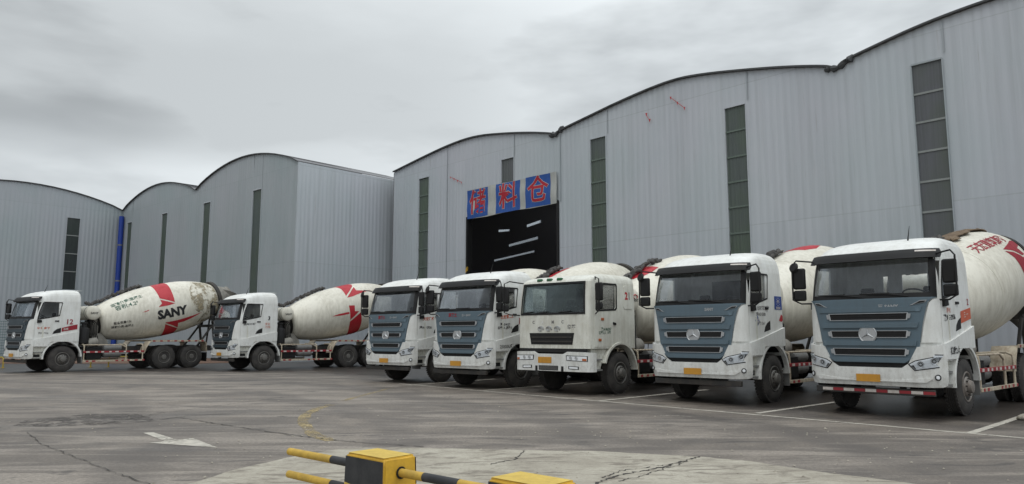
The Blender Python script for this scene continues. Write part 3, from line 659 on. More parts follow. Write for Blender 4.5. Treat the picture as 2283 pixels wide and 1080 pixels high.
# ------------------------------------------------------------------ mixer lorries
class Cab:
    """cab skin: plan outline (rounded front, straight sides) that changes with height; t is arc length from the nose"""
    def __init__(s, levels, m, cd): 
        s.lv = levels; s.m = m; s.cd = cd; s.tab = []; t = 0; prev = None
        N = 400
        for i in range(N + 1):
            u = 3.6 * i / N; p = s.pos(u, 1.8)
            if prev is not None: t += (p - prev).length
            s.tab.append((t, u, p.x, p.y)); prev = p
    def dims(s, z):
        L = s.lv
        if z <= L[0][0]: return L[0][1:]
        for a, b in zip(L[:-1], L[1:]):
            if z <= b[0]:
                k = (z - a[0]) / (b[0] - a[0]); return tuple(a[i] + (b[i] - a[i]) * k for i in (1, 2, 3))
        return L[-1][1:]
    def pos(s, u, z):
        f, w, xr = s.dims(z); xc = f - s.cd; rc = .10
        if u < 1:
            a = u * math.pi / 2; e = 2 / s.m
            # even sampling in angle bunches badly for high exponents, so blend in y first
            if u < .5:
                y = w * .93 * (u / .5); return Vector((xc + s.cd * max(0, 1 - (y / w) ** s.m) ** (1 / s.m), y))
            q = (u - .5) / .5; x0 = s.cd * (1 - .93 ** s.m) ** (1 / s.m)
            y0 = .93 * w; ang0 = math.atan2(y0 / w, x0 / s.cd); ang = ang0 + (math.pi / 2 - ang0) * q
            c, n = math.cos(ang), math.sin(ang); r = (abs(c) ** s.m + abs(n) ** s.m) ** (-1 / s.m)
            return Vector((xc + s.cd * c * r, w * n * r))
        if u < 2: return Vector((xc + (xr + rc - xc) * (u - 1), w))
        if u < 3:
            a = (u - 2) * math.pi / 2; return Vector((xr + rc - rc * math.sin(a), w - rc + rc * math.cos(a)))
        return Vector((xr, (w - rc) * (1 - (u - 3) / 1.0)))
    def u_of(s, t):
        t = min(max(t, 0), s.tab[-1][0]); lo, hi = 0, len(s.tab) - 1
        while hi - lo > 1:
            m = (lo + hi) // 2
            if s.tab[m][0] <= t: lo = m
            else: hi = m
        a, b = s.tab[lo], s.tab[hi]; k = (t - a[0]) / max(b[0] - a[0], 1e-9); return a[1] + (b[1] - a[1]) * k
    def tF(s, y):
        sg = 1 if y >= 0 else -1; y = abs(y)
        for a, b in zip(s.tab[:-1], s.tab[1:]):
            if b[3] >= y: return sg * (a[0] + (b[0] - a[0]) * (y - a[3]) / max(b[3] - a[3], 1e-9))
        return sg * b[0]
    def tS(s, x):
        for a, b in zip(s.tab[:-1], s.tab[1:]):
            if b[2] <= x: return a[0] + (b[0] - a[0]) * (a[2] - x) / max(a[2] - b[2], 1e-9)
        return b[0]
    def pt(s, t, z, off=0.0):
        sg = 1 if t >= 0 else -1; u = s.u_of(abs(t)); p = s.pos(u, z)
        a, b = s.pos(max(u - .004, 0), z), s.pos(min(u + .004, 3.6), z); d = (b - a).normalized(); n = Vector((d.y, -d.x))
        if u < .004: n = Vector((1, 0))
        p = p + n * off; return Vector((p.x, sg * p.y, z))
    def shell(s, zs, off=0.0):
        us = [i / 14 for i in range(14)] + [.5 + .5 * i / 12 for i in range(1, 12)] + [1 + i / 6 for i in range(6)] + [2 + i / 4 for i in range(4)] + [3.0, 3.5, 4.0]
        us = sorted(set(round(u, 4) for u in us)); mb = MB(); rings = []
        for z in zs:
            f = []
            for u in us:
                p = s.pos(u, z); a, b = s.pos(max(u - .004, 0), z), s.pos(min(u + .004, 3.99), z); d = (b - a).normalized(); n = Vector((d.y, -d.x))
                if u < .004: n = Vector((1, 0))
                if u > 3.9: n = Vector((-1, 0))
                p = p + n * off; f.append(p)
            ring = [(p.x, p.y, z) for p in f] + [(p.x, -p.y, z) for p in reversed(f[1:-1])]
            rings.append(ring)
        n = len(rings[0]); vs = [v for r in rings for v in r]; fs = []
        for i in range(len(rings) - 1):
            for k in range(n): fs.append((i * n + k, i * n + (k + 1) % n, (i + 1) * n + (k + 1) % n, (i + 1) * n + k))
        fs.append(tuple(range(n - 1, -1, -1))); fs.append(tuple((len(rings) - 1) * n + k for k in range(n)))
        return mb.add(vs, fs)
def boolean(base, cutters, name, smooth=32):
    me = base.mesh('tmp', 0); ob = bpy.data.objects.new('tmp', me); C.objects.link(ob); tmp = [ob]
    for c in cutters:
        cm = bpy.data.objects.new('cut', c.mesh('cut', 0)); C.objects.link(cm); tmp.append(cm)
        m = ob.modifiers.new('b', 'BOOLEAN'); m.operation = 'DIFFERENCE'; m.solver = 'EXACT'; m.object = cm
    dg = bpy.context.evaluated_depsgraph_get(); dg.update()
    out = bpy.data.meshes.new_from_object(ob.evaluated_get(dg)); out.name = name
    for t in tmp: bpy.data.objects.remove(t)
    out = finish(out, smooth)
    for p in out.polygons:      # the faces of the cabin's own lining and wheel arches
        if p.normal.dot(p.center - Vector((.35, 0, 2.15))) < 0: p.material_index = 1
    return out
def T2(cab, pts):          # (y, z) on the front, ('s', x, z) on the side -> (t, z)
    return [((cab.tS(p[1]), p[2]) if p[0] == 's' else (cab.tF(p[0]), p[1])) for p in pts]
def panel(cab, pts, name, mat, parent, o1, o0=None, bevel=0, holes=(), du=.06, dv=.12, mirror=False, base=0.0):
    loops = [T2(cab, pts)] + [T2(cab, h_) for h_ in holes]
    if mirror: loops = [[(-t, z) for t, z in reversed(lp)] for lp in loops]
    fn = lambda t, z, o: cab.pt(t, z, o + base)
    return wrap(flat_bm(loops, du, dv), fn, o1, o0).build(name, mat, parent, bevel=bevel)
def sym(pts): return pts + [(-y, z) for y, z in reversed(pts)]

TILT = R(13.2); DP0 = Vector((-1.75, 0, 2.07)); DAX = Vector((-math.cos(TILT), 0, math.sin(TILT))); DUP = Vector((math.sin(TILT), 0, math.cos(TILT)))
DPROF = smooth_prof([(0, .60), (.10, .74), (.8, .96), (1.6, 1.13), (2.2, 1.205), (3.1, 1.24), (3.9, 1.23), (4.6, 1.13), (5.3, .95), (5.9, .66), (6.5, .47)], 1)
def drum_r(s): return interp(DPROF, s)
def drum_pt(s, ph, off=0.0):     # ph measured from straight up towards the lorry's left side, radians
    r = drum_r(s) + off; return DP0 + DAX * s + (DUP * math.cos(ph) + Vector((0, 1, 0)) * math.sin(ph)) * r
def drum_fn(s, a, o): return drum_pt(s, a / 1.2, o)        # a is arc length at 1.2 m radius
def drum_decal(pts, name, mat, parent, off=.006):
    return wrap(flat_bm([[(s, ph * 1.2) for s, ph in pts]], .12, .12), drum_fn, off).build(name, mat, parent, smooth=60)
def drum_text(txt, size, s, ph, rot, mat, parent, bold=0, sx=1.0, off=.007):
    # text reads along the axis towards the rear, upright when seen from the left side
    bm = text_bm(txt, size, 0, 0, rot, .12, .12, bold, sx)
    return wrap(bm, lambda u, v, o: drum_pt(s + u, ph - v / drum_r(s + u), o), off).build('lettering', mat, parent, smooth=0)

def wheel_parts(root, x, y, sgn, front):
    """one tyre with its rim, outer face towards sgn"""
    ax = (0, sgn, 0); rr = .54; w = .30
    prof = [(-w, .30), (-w + .01, .36), (-w + .03, .46), (-w + .045, .515), (-w + .07, rr - .006)]
    for g_ in range(5):
        a = -w + .075 + g_ * .031; prof += [(a, rr), (a + .021, rr), (a + .024, rr - .014), (a + .028, rr - .014)]
    prof += [(-.07, rr), (-.045, .52), (-.02, .46), (0.0, .36), (-.012, .30), (-.02, .285)]
    wl = MB().lathe(prof, (x, y, rr), ax, 48); n0 = len(wl.v)
    for k in range(44):      # shoulder lugs
        a = 2 * math.pi * k / 44
        for h_ in (-.068, -w + .068):
            c = Vector((x, y, rr)) + Vector((0, sgn, 0)) * h_ + Vector((math.sin(a), 0, math.cos(a))) * (rr - .008)
            wl.box(c, (.042, .05, .03), Matrix.Rotation(a, 3, 'Y'))
    ty = wl.build('wheel', 'tyre', root, smooth=40)
    if front: rp = [(-.03, .285), (-.005, .288), (.0, .27), (-.02, .255), (-.05, .24), (-.045, .20), (-.005, .185), (.01, .17), (.015, .13), (.04, .125), (.085, .11), (.095, .08), (.095, 0)]
    else: rp = [(-.03, .285), (-.005, .288), (.0, .27), (-.03, .255), (-.12, .245), (-.15, .22), (-.155, .14), (-.12, .13), (-.03, .12), (.0, .10), (.005, 0)]
    rm = MB().lathe(rp, (x, y, rr), ax, 32).build('rim', 'rim', ty, smooth=40)
    nb = MB(); br = .158 if front else .185
    for k in range(10):
        a = 2 * math.pi * k / 10 + .2; p = Vector((x + math.sin(a) * br, y, rr + math.cos(a) * br)); b0_ = .005 if front else -.16
        nb.tube([p + Vector((0, sgn * b0_, 0)), p + Vector((0, sgn * (b0_ + .035), 0))], .015, 6)
    # hand holes
    for k in range(8):
        a = 2 * math.pi * k / 8; q = .222; p = Vector((x + math.sin(a) * q, y, rr + math.cos(a) * q)); d = (-.044 if front else -.150)
        nb.tube([p + Vector((0, sgn * d, 0)), p + Vector((0, sgn * (d + .006), 0))], .021, 8)
    nb.build('wheel_nuts', 'chassis', ty)
    return ty
WB1, WB2 = -4.373, -5.723
def chassis_and_drum(root):
    wheels = {}
    for sg in (1, -1):
        wheels['f', sg] = wheel_parts(root, 0, sg * 1.23, sg, True)
        for x in (WB1, WB2):
            wheels[x, sg] = wheel_parts(root, x, sg * 1.23, sg, False)
            w = wheel_parts(root, x, sg * .90, sg, False)
    ch = MB()
    for y in (-.42, .42): ch.b2(-7.55, 1.05, y - .04, y + .04, .78, 1.04)
    for x in (-7.5, -6.6, -5.05, -3.6, -2.6, -1.6, -.7, .9): ch.b2(x - .05, x + .05, -.38, .38, .80, 1.02)
    for x in (0, WB1, WB2):
        ch.tube([(x, -1.0, .54), (x, 1.0, .54)], .075 if x else .06, 10)
        if x: ch.lathe([(-.24, .06), (-.18, .17), (0, .23), (.18, .17), (.24, .06)], (x, 0, .54), (1, 0, 0), 14)
    ch.tube([(-.5, 0, .72), (WB1, 0, .60)], .05, 8)
    for y in (-.5, .5):
        ch.tube([(.72, y, .74), (.3, y, .66), (0, y, .62), (-.3, y, .66), (-.72, y, .74)], .045, 6)
        ch.tube([(WB1 - .1, y, .8), (-5.05, y, .70), (WB2 + .1, y, .8)], .06, 6)
    c = ch.build('chassis', 'chassis', root)
    eng = MB(); eng.b2(-.55, 1.02, -.78, .78, .62, 1.06); eng.b2(-.9, -.3, -.36, .36, .52, 1.1); eng.build('engine_block', 'void', root, bevel=.03)
    # tanks beside the frame
    MB().lathe([(0, 0), (.01, .25), (.04, .28), (1.2, .28), (1.24, .25), (1.25, 0)], (-2.45, -.83, .78), (1, 0, 0), 24).build('fuel_tank', 'grey_steel', root)
    bx_ = MB(); bx_.box((-1.28, .86, .74), (.62, .5, .46)); bx_.box((-1.28, .86, .985), (.64, .52, .03)); bx_.build('battery_box', 'black', root, bevel=.015)
    for z in (.98, .70):
        MB().lathe([(0, 0), (.02, .11), (.06, .14), (.74, .14), (.78, .11), (.8, 0)], (-2.55, .86, z), (1, 0, 0), 20).build('air_tank', 'grey_steel', root)
    MB().lathe([(0, 0), (.02, .16), (.06, .2), (.44, .2), (.48, .16), (.5, 0)], (-1.05, .82, 1.17), (-1, 0, .18), 20).build('oil_filter', 'cement_steel', root)
    # air cleaner and stack behind the cab
    MB().lathe([(0, .19), (.03, .23), (.62, .23), (.68, .2), (.72, .12), (.86, .10), (.88, .14), (.95, .13)], (-.92, .84, 1.16), (0, 0, 1), 24).build('air_cleaner', 'black', root)
    MB().tube([(-.86, -.9, 1.1), (-.86, -.9, 2.3), (-.9, -.95, 2.7)], .085, 12).build('exhaust_pipe', 'chassis', root)
    # water tank across the frame
    wt_ = MB().lathe([(0, 0), (.015, .16), (.05, .28), (.08, .31), (1.72, .31), (1.75, .28), (1.785, .16), (1.8, 0)], (-1.32, -.95, 2.52), (0, 1, 0), 28)
    wto = wt_.build('water_tank', 'drum', root)
    st = MB()
    for y in (-.6, .55): st.tube([(-1.32, y, 2.25), (-1.42, y, 1.1)], .04, 6)
    st.build('tank_stand', 'chassis', wto)
    for y in (-.5, .5): MB().lathe([(y, .317), (y + .05, .317)], (-1.32, 0, 2.52), (0, 1, 0), 28).build('tank_strap', 'grey_steel', wto)
    # drive pedestal
    pd = MB()
    for y in (-.5, .46): pd.prism([(-1.25, 1.05), (-2.15, 1.05), (-2.1, 1.3), (-1.78, 1.62), (-1.55, 1.62), (-1.35, 1.35)], lambda u, v, q: Vector((u, q, v)), y, y + .04)
    pd.b2(-1.8, -1.5, -.46, .46, 1.5, 1.62)
    pd.prism([(-1.42, 1.62), (-1.72, 1.62), (-1.74, 2.3), (-1.52, 2.34)], lambda u, v, q: Vector((u, q, v)), -.36, .36)
    pd.build('drive_pedestal', 'cement_steel', root, bevel=.01)
    MB().lathe([(-.42, .12), (-.4, .2), (-.22, .22), (-.2, .34), (-.04, .38), (.0, .5), (.03, .5)], DP0, DAX, 24).build('gearbox', 'chassis', root)
    hs = MB()
    for k in range(5):
        y0 = .34 + .05 * k; hs.tube([(-1.15 - .06 * k, y0, 2.2), (-1.3 - .05 * k, y0 + .16, 1.95 + .03 * k), (-1.42 - .03 * k, y0 + .12, 1.6), (-1.36 - .08 * k, y0 + .05, 1.25)], .018, 6)
    hs.build('hydraulic_hose', 'black', root)
    # drum
    dr = MB().lathe([(-.0, 0.0), (0, .3)] + DPROF, DP0, DAX, 72, ref=DUP).build('drum', 'drum', root, smooth=40)
    for s0 in (1.62, 3.95): MB().lathe([(s0 - .012, drum_r(s0 - .012) + .001), (s0 - .008, drum_r(s0) + .005), (s0 + .008, drum_r(s0) + .005), (s0 + .012, drum_r(s0 + .012) + .001)], DP0, DAX, 72, ref=DUP).build('weld_seam', 'drum', dr)
    MB().lathe([(5.62, drum_r(5.62)), (5.62, .90), (5.78, .90), (5.78, drum_r(5.78))], DP0, DAX, 56, ref=DUP).build('roller_ring', 'chassis', dr)
    MB().lathe([(5.8, .70), (6.1, .62), (6.12, .60), (6.55, .47), (6.6, .50), (6.62, .44), (6.5, .38)], DP0, DAX, 40, ref=DUP).build('drum_neck', 'cement_steel', dr)
    hb = MB()        # man hole hatch
    hs_, hp = 3.0, R(250); hb.prism([(.22 * math.cos(k * math.pi / 5), .3 * math.sin(k * math.pi / 5)) for k in range(10)], lambda u, v, q: drum_pt(hs_ + u, hp + v / 1.2, q), .0, .03); hb.build('hatch', 'drum', dr)
    # rear stand with rollers, hopper, chute, ladder
    rs = MB()
    for y in (-.62, .62):
        rs.tube([(-7.25, y, 1.0), (-7.1, y * .98, 2.05)], .06, 6); rs.tube([(-6.3, y, 1.0), (-7.05, y * .98, 2.0)], .05, 6); rs.tube([(-7.5, y, 1.0), (-7.75, y * 1.05, 3.35)], .045, 6)
        rs.lathe([(-.06, .12), (.06, .12)], (-7.15, y * .95, 2.18), (1, 0, -.2), 14)
    rs.b2(-7.2, -7.0, -.65, .65, 1.95, 2.08); rs.tube([(-7.72, -.65, 3.3), (-7.72, .65, 3.3)], .045, 6)
    rs.build('rear_stand', 'chassis', root)
    hp_ = MB().lathe([(0, .26), (.0, .30), (.45, .56), (.5, .58), (.5, .55), (.45, .52), (.03, .24)], (-7.95, 0, 3.3), (-.25, 0, 1), 20); hp_.build('feed_hopper', 'cement_steel', root)
    cc = MB()
    path = [Vector((-7.95, 0, 2.75)), Vector((-8.1, .1, 2.3)), Vector((-8.15, .45, 1.9)), Vector((-7.9, 1.0, 1.55)), Vector((-7.3, 1.2, 1.42))]
    n = 9; vs = []; fs = []
    for i, p in enumerate(path):
        d = (path[min(i + 1, 4)] - path[max(i - 1, 0)]).normalized(); a = d.cross(Vector((0, 0, 1)));
        if a.length < .1: a = Vector((0, 1, 0))
        a.normalize(); b = a.cross(d).normalized(); r = .30 - .02 * i
        for k in range(n): t_ = math.pi * k / (n - 1); vs.append(p + a * math.cos(t_) * r - b * abs(math.sin(t_)) * r * (1 if b.z > 0 else -1))
    for i in range(4):
        for k in range(n - 1): fs.append((i * n + k, i * n + k + 1, (i + 1) * n + k + 1, (i + 1) * n + k))
    cc.add(vs, fs); co = cc.build('chute', 'cement_steel', root); sm = co.modifiers.new('s', 'SOLIDIFY'); sm.thickness = .012
    ld = MB()
    for y in (.78, 1.08): ld.tube([(-7.35, y, 1.05), (-7.62, y, 3.15)], .02, 6)
    for k in range(7): ld.tube([(-7.39 - .036 * k, .78, 1.35 + .28 * k), (-7.39 - .036 * k, 1.08, 1.35 + .28 * k)], .016, 6)
    ld.build('ladder', 'grey_steel', root)
    # guards and fenders
    for sg in (1, -1):
        gd = MB()
        for x in (-.84, -2.62, -3.36): gd.tube([(x, sg * .62, 1.12), (x, sg * 1.08, 1.14), (x, sg * 1.2, 1.08), (x, sg * 1.21, .98), (x, sg * 1.21, .40)], .028, 8)
        gd.tube([(-.84, sg * 1.17, 1.12), (-2.4, sg * 1.19, 1.12), (-2.62, sg * 1.21, 1.0)], .024, 8)
        go = gd.build('side_guard', 'rail_pale', root)
        for z in (.82, .43):
            r_ = MB(); r_.b2(-3.42, -.80, sg * 1.215, sg * 1.245, z - .04, z + .04); ro = r_.build('guard_rail', 'red_tape' if z > .5 else 'rail_pale', go, bevel=.006)
            k = 0; x = -.92
            while x > -3.35:
                wq = rnd.uniform(.10, .16)
                if z > .5 or rnd.random() < .5:
                    q = MB(); q.b2(x - wq, x, sg * 1.246, sg * 1.2475, z - .03, z + .03); q.build('reflective_tape', 'white_tape' if z > .5 else 'red_tape', ro)
                x -= wq + rnd.uniform(.14, .22)
        fd = MB(); pr = [(-3.42, .72), (-3.50, .98), (-3.66, 1.22), (-3.74, 1.27), (-6.34, 1.27), (-6.46, 1.18), (-6.50, .75)]
        inn = [(-6.48, .75), (-6.44, 1.17), (-6.33, 1.25), (-3.75, 1.25), (-3.68, 1.20), (-3.52, .97), (-3.44, .72)]
        fd.prism(pr + inn, lambda u, v, q: Vector((u, q, v)), sg * .72, sg * 1.235); fo = fd.build('rear_fender', 'rail_pale', root)
        e = MB(); e.b2(-6.30, -3.70, sg * 1.236, sg * 1.262, 1.235, 1.315); eo = e.build('fender_rail', 'rail_pale', fo, bevel=.005)
        x = -3.78
        while x > -6.2:
            q = MB(); q.b2(x - .12, x, sg * 1.263, sg * 1.265, 1.245, 1.305); q.build('reflective_tape', 'red_tape', eo); x -= .34
        fl = MB(); fl.prism([(.72, .72), (1.22, .72), (1.22, .28), (.72, .30)], lambda u, v, q: Vector((q, sg * u, v)), -6.50, -6.485); fl.build('mud_flap', 'black', root)
    return wheels, dr

def cover_roll(root, seed, s0=-.3, s1=2.4, ph=-.25, r0=.07):
    """bunched dark rain cover lashed along the top of the drum"""
    r = random.Random(seed); mb = MB()
    for j in range(3):
        pts = []; n = 40
        for i in range(n):
            s = s0 + (s1 - s0) * i / (n - 1); q = drum_pt(max(s, .02), ph + .06 * j + r.uniform(-.06, .06), r0 + r.uniform(-.02, .09))
            if s < .5: q += Vector((.0, 0, (.5 - s) * .30))
            pts.append(q + DAX * min(s, 0))
        mb.tube(pts, [r0 * r.uniform(.35, 1.25) for _ in pts], 6)
    return mb.build('rain_cover', 'rope', root, smooth=60)

SANY = Cab([(1.05, 1.40, 1.22, -.62), (2.2, 1.385, 1.22, -.62), (2.6, 1.30, 1.21, -.62), (2.95, 1.20, 1.195, -.62), (3.06, 1.14, 1.18, -.62), (3.16, 1.05, 1.16, -.615),
            (3.25, .92, 1.13, -.605), (3.33, .74, 1.08, -.585), (3.39, .52, 1.01, -.55), (3.43, .30, .92, -.50), (3.455, .05, .78, -.42), (3.465, -.1, .55, -.36)], 5.0, .80)
def arch_arc(cx_, cz, r, a0_, a1_, n): return [(cx_ + r * math.cos(R(a0_ + (a1_ - a0_) * i / n)), cz + r * math.sin(R(a0_ + (a1_ - a0_) * i / n))) for i in range(n + 1)]
def mirror(root, sg, P, big=True):
    m = MB(); arm = [(P[0] - .02, sg * 1.14, P[2] + .36), (P[0] + .10, sg * (P[1] + .02), P[2] + .40), (P[0] + .14, sg * (P[1] + .10), P[2] + .30), (P[0] + .14, sg * (P[1] + .10), P[2] - .42), (P[0] + .08, sg * (P[1] - .05), P[2] - .50), (P[0] + .05, sg * 1.16, P[2] - .50)]
    m.tube(arm, .017, 8); mo = m.build('mirror_arm', 'black', root)
    for (z, h_, w_) in ((P[2] + .02, .44, .25), (P[2] - .33, .22, .25)):
        b = MB(); b.box((P[0] + .07, sg * (P[1] - .02), z), (.10, w_, h_), Matrix.Rotation(sg * R(-8), 3, 'Z')); b.build('mirror_head', 'black', mo, bevel=.035)
        g_ = MB(); g_.box((P[0] + .017, sg * (P[1] - .015), z), (.004, w_ - .05, h_ - .06), Matrix.Rotation(sg * R(-8), 3, 'Z')); g_.build('mirror_glass', 'silver', mo)
    return mo
def interior(root, cab, zf, xr, zdash):
    MB().box((.88, 0, zdash - .13), (.42, 2.1, .30)).build('dashboard', 'dash', root, bevel=.05)
    for y in (.62, -.62):
        st = MB(); st.box((.05, y, 1.62), (.50, .52, .16)); st.box((-.20, y, 1.98), (.14, .50, .66), Matrix.Rotation(R(-8), 3, 'Y')); st.box((-.26, y, 2.42), (.09, .28, .18)); st.build('seat', 'seat', root, bevel=.04)
    sw = MB(); c = Vector((.62, .62, zdash + .10)); ax = Vector((-.45, 0, .9)).normalized(); b = ax.cross(Vector((0, 1, 0))).normalized()
    sw.tube([c + (Vector((0, 1, 0)) * math.cos(k * math.pi / 12) + b * math.sin(k * math.pi / 12)) * .22 for k in range(25)], .016, 6)
    sw.tube([c + Vector((0, .2, 0)), c, c - Vector((0, .2, 0))], .014, 6); sw.tube([c, c - ax * .25], .03, 6); sw.build('steering_wheel', 'black', root)

def make_blue_front(origin_name='mixer_truck'):
    root = thing(origin_name, (0, 0, 0), 0, 'x', 'mixer truck', 'concrete mixer trucks parked in the yard')
    cab = SANY
    zs = [1.05, 1.3, 1.6, 1.9, 2.2, 2.4, 2.6, 2.8, 2.95, 3.06, 3.16, 3.25, 3.33, 3.39, 3.43, 3.455, 3.465]
    outer = cab.shell(zs); inner = cab.shell([1.12, 1.6, 2.2, 2.6, 2.95, 3.06, 3.16, 3.25, 3.33], -.035)
    c1 = MB().prism([(-1.09, 2.29), (1.09, 2.29), (1.07, 2.96), (-1.07, 2.96)], lambda u, v, q: Vector((q, u, v)), .62, 1.9)
    WIN = [(.26, 2.35), (.72, 2.24), (1.05, 2.18), (1.06, 2.5), (1.04, 2.87), (1.01, 2.90), (.29, 2.90), (.26, 2.87)]
    c2 = MB().prism(WIN, lambda u, v, q: Vector((u, q, v)), -1.7, 1.7)
    c3 = MB().box((-.62, .22, 2.56), (.3, .50, .46)); c3b = MB().box((-.62, -.36, 2.56), (.3, .10, .42))
    c4 = MB().prism(arch_arc(.03, .58, .70, 0, 360, 40)[:-1], lambda u, v, q: Vector((u, q, v)), -1.6, 1.6)
    link('cab_body', boolean(outer, [inner, c1, c2, c3, c3b, c4], 'cab_body'), 'cab_white', root).data.materials.append(M['lining'])
    arch_in = MB()
    for sg in (1, -1): arch_in.prism(arch_arc(.03, .58, .715, 15, 165, 20) + arch_arc(.03, .58, .70, 165, 15, 20), lambda u, v, q, sg=sg: Vector((u, sg * q, v)), .75, 1.16)
    arch_in.build('arch_liner', 'void', root)
    # windscreen and its black surround
    panel(cab, sym([(1.10, 2.27), (1.085, 2.975)]), 'windscreen', 'glass', root, -.022, -.03)
    panel(cab, sym([(1.165, 2.20), (1.15, 3.02)]), 'windscreen_surround', 'black', root, .006, .001, holes=[sym([(1.085, 2.30), (1.065, 2.95)])])
    # side windows and doors
    DOOR_ = [('s', .13, 1.30), ('s', .55, 1.22), ('s', 1.10, 1.36), ('s', 1.12, 2.2), ('s', 1.10, 2.97), ('s', .17, 2.97), ('s', .13, 2.92)]
    hole = [('s', u, v) for u, v in WIN]
    for mir in (False, True):
        d = panel(cab, DOOR_, 'door', 'cab_white', root, .009, .0, holes=[hole], mirror=mir)
        panel(cab, [('s', .245, 2.335), ('s', .72, 2.225), ('s', 1.065, 2.165), ('s', 1.075, 2.5), ('s', 1.05, 2.89), ('s', 1.01, 2.915), ('s', .28, 2.915), ('s', .245, 2.88)], 'window_rubber', 'black', d, .014, .0095, holes=[[('s', .275, 2.37), ('s', .72, 2.265), ('s', 1.03, 2.205), ('s', 1.035, 2.5), ('s', 1.015, 2.87), ('s', .30, 2.88), ('s', .275, 2.86)]], mirror=mir)
        panel(cab, [('s', .25, 2.34), ('s', .72, 2.23), ('s', 1.06, 2.17), ('s', 1.07, 2.5), ('s', 1.03, 2.91), ('s', .26, 2.91)], 'side_window', 'glass_dark', d, -.02, -.026, mirror=mir)
        panel(cab, [('s', .24, 2.10), ('s', .40, 2.10), ('s', .40, 2.15), ('s', .24, 2.15)], 'door_handle', 'black', d, .035, .012, mirror=mir, bevel=.008)
        panel(cab, [('s', .90, 2.06), ('s', 1.06, 2.04), ('s', 1.06, 2.16), ('s', .92, 2.17)], 'mirror_foot', 'black', d, .06, .01, mirror=mir, bevel=.02)
        # rising crease panel with dark air slot
        panel(cab, [('s', -.56, 1.30), ('s', -.50, 1.27), ('s', .5, 1.27), ('s', .62, 1.08), ('s', 1.12, 1.08), ('s', 1.12, 1.36), ('s', .6, 1.46), ('s', -.56, 1.70)], 'flare_panel', 'cab_white', root, .045, .0, mirror=mir, bevel=.02)
        panel(cab, [('s', .14, 1.645), ('s', .46, 1.585), ('s', .41, 1.70), ('s', .30, 1.79), ('s', .14, 1.85)], 'air_slot', 'void', d, .0125, .0095, mirror=mir)
        panel(cab, [('s', .78, 1.42), ('s', .84, 1.40), ('s', .86, 1.92), ('s', .80, 1.95)], 'panel_groove', 'cab_cream', root, .016, .0, mirror=mir, bevel=.004)
        # corner air deflector with moulded edge
        panel(cab, [(1.17, 2.19), (1.10, 2.165), (1.055, 2.10), (1.015, 1.94), (.965, 1.70), (.91, 1.38), ('s', 1.14, 1.38), ('s', 1.14, 2.15)], 'corner_panel', 'cab_white', root, .026, .0, mirror=mir, bevel=.012)
        sg = -1 if mir else 1
        # step well
        stp = [(1.12, 1.07), (1.12, .57)] + [p for p in arch_arc(.03, .58, .735, 0, 42, 8)]
        sp_ = MB().prism(stp, lambda u, v, q, sg=sg: Vector((u, sg * q, v)), .9, 1.14).build('step_well', 'cab_cream', root, bevel=.008)
        for z in (.60, .84):
            q = MB(); q.b2(.80 if z < .7 else .72, 1.10, sg * 1.10, sg * 1.215, z - .02, z + .02); q.build('step', 'grey_steel', sp_)
            if z < .7: q = MB(); q.b2(.84, 1.08, sg * 1.141, sg * 1.146, z + .04, z + .15); q.build('step_gap', 'void', sp_)
        lip = arch_arc(.03, .58, .775, -2, 176, 30) + arch_arc(.03, .58, .715, 176, -2, 30)
        MB().prism(lip, lambda u, v, q, sg=sg: Vector((u, sg * q, v)), 1.08, 1.262).build('arch_lip', 'cab_white', root, bevel=.008)
        MB().prism([(-.70, .92), (-.76, .92), (-.80, .36), (-.775, .34)], lambda u, v, q, sg=sg: Vector((u, sg * q, v)), .78, 1.22).build('front_mud_flap', 'grey_steel', root)
    # sun visor
    vz = panel(cab, sym([(1.16, 2.955), (1.17, 3.05), (1.15, 3.13)]), 'sun_visor', 'black', root, .115, .03, bevel=.02)
    panel(cab, [(.86, 3.075), (1.12, 3.07), (1.12, 3.10), (.86, 3.105)], 'visor_print', 'white_tape', vz, .118, .1155)
    # grille
    G = [(1.16, 2.212), (1.09, 2.18), (1.04, 2.12), (1.0, 1.96), (.95, 1.72), (.885, 1.32), (.745, 1.02), (.60, 1.0)]
    gr = panel(cab, sym(G), 'grille', 'grille', root, .035, .0, bevel=.012)
    for (z, w0, w1, o) in ((1.70, .87, .885, .07), (1.365, .83, .85, .07), (1.055, .64, .78, .075), (2.0, .93, .955, .05)):
        hh = .046
        panel(cab, sym([(w0, z - hh), (w1, z + hh)]), 'grille_bar', 'grille', gr, o, .034, bevel=.022)
    for (z, w, bl) in ((1.865, .80, 0), (1.535, .78, 1), (1.20, .74, 0)):
        panel(cab, sym([(w - .085, z - .067), (w - .065, z + .067)]), 'grille_slot', 'chrome', gr, .056, .0355, holes=[sym([(w - .105, z - .058), (w - .085, z + .058)])])
        sl = panel(cab, sym([(w - .105, z - .058), (w - .085, z + .058)]), 'grille_mesh', 'void', gr, .040, .036)
        panel(cab, sym([(w - .13, z - .006), (w - .13, z + .006)]), 'mesh_bar', 'black', sl, .048, .041)
        for sg in (1, -1): panel(cab, [(sg * (w - .085), z - .045), (sg * (w - .035), z - .035), (sg * (w - .02), z + .045), (sg * (w - .066), z + .052)], 'slot_end', 'silver', gr, .062, .0565)
    for mir in (False, True):
        panel(cab, [(.76, 2.06), (1.0, 2.115), (1.03, 2.16), (.93, 2.155)], 'side_vent', 'silver', gr, .046, .036, mirror=mir)
        panel(cab, [(.82, 2.078), (.99, 2.118), (1.01, 2.145), (.93, 2.143)], 'vent_slot', 'void', gr, .050, .0465, mirror=mir)
    # round badge: ring with a three armed peak
    bc = Vector((1.385 + .045, 0, 1.535)); bd = MB(); bd.lathe([(0, 0), (0, .155), (.02, .15), (.022, 0)], bc, (1, 0, 0), 32); bo = bd.build('badge', 'grille', gr)
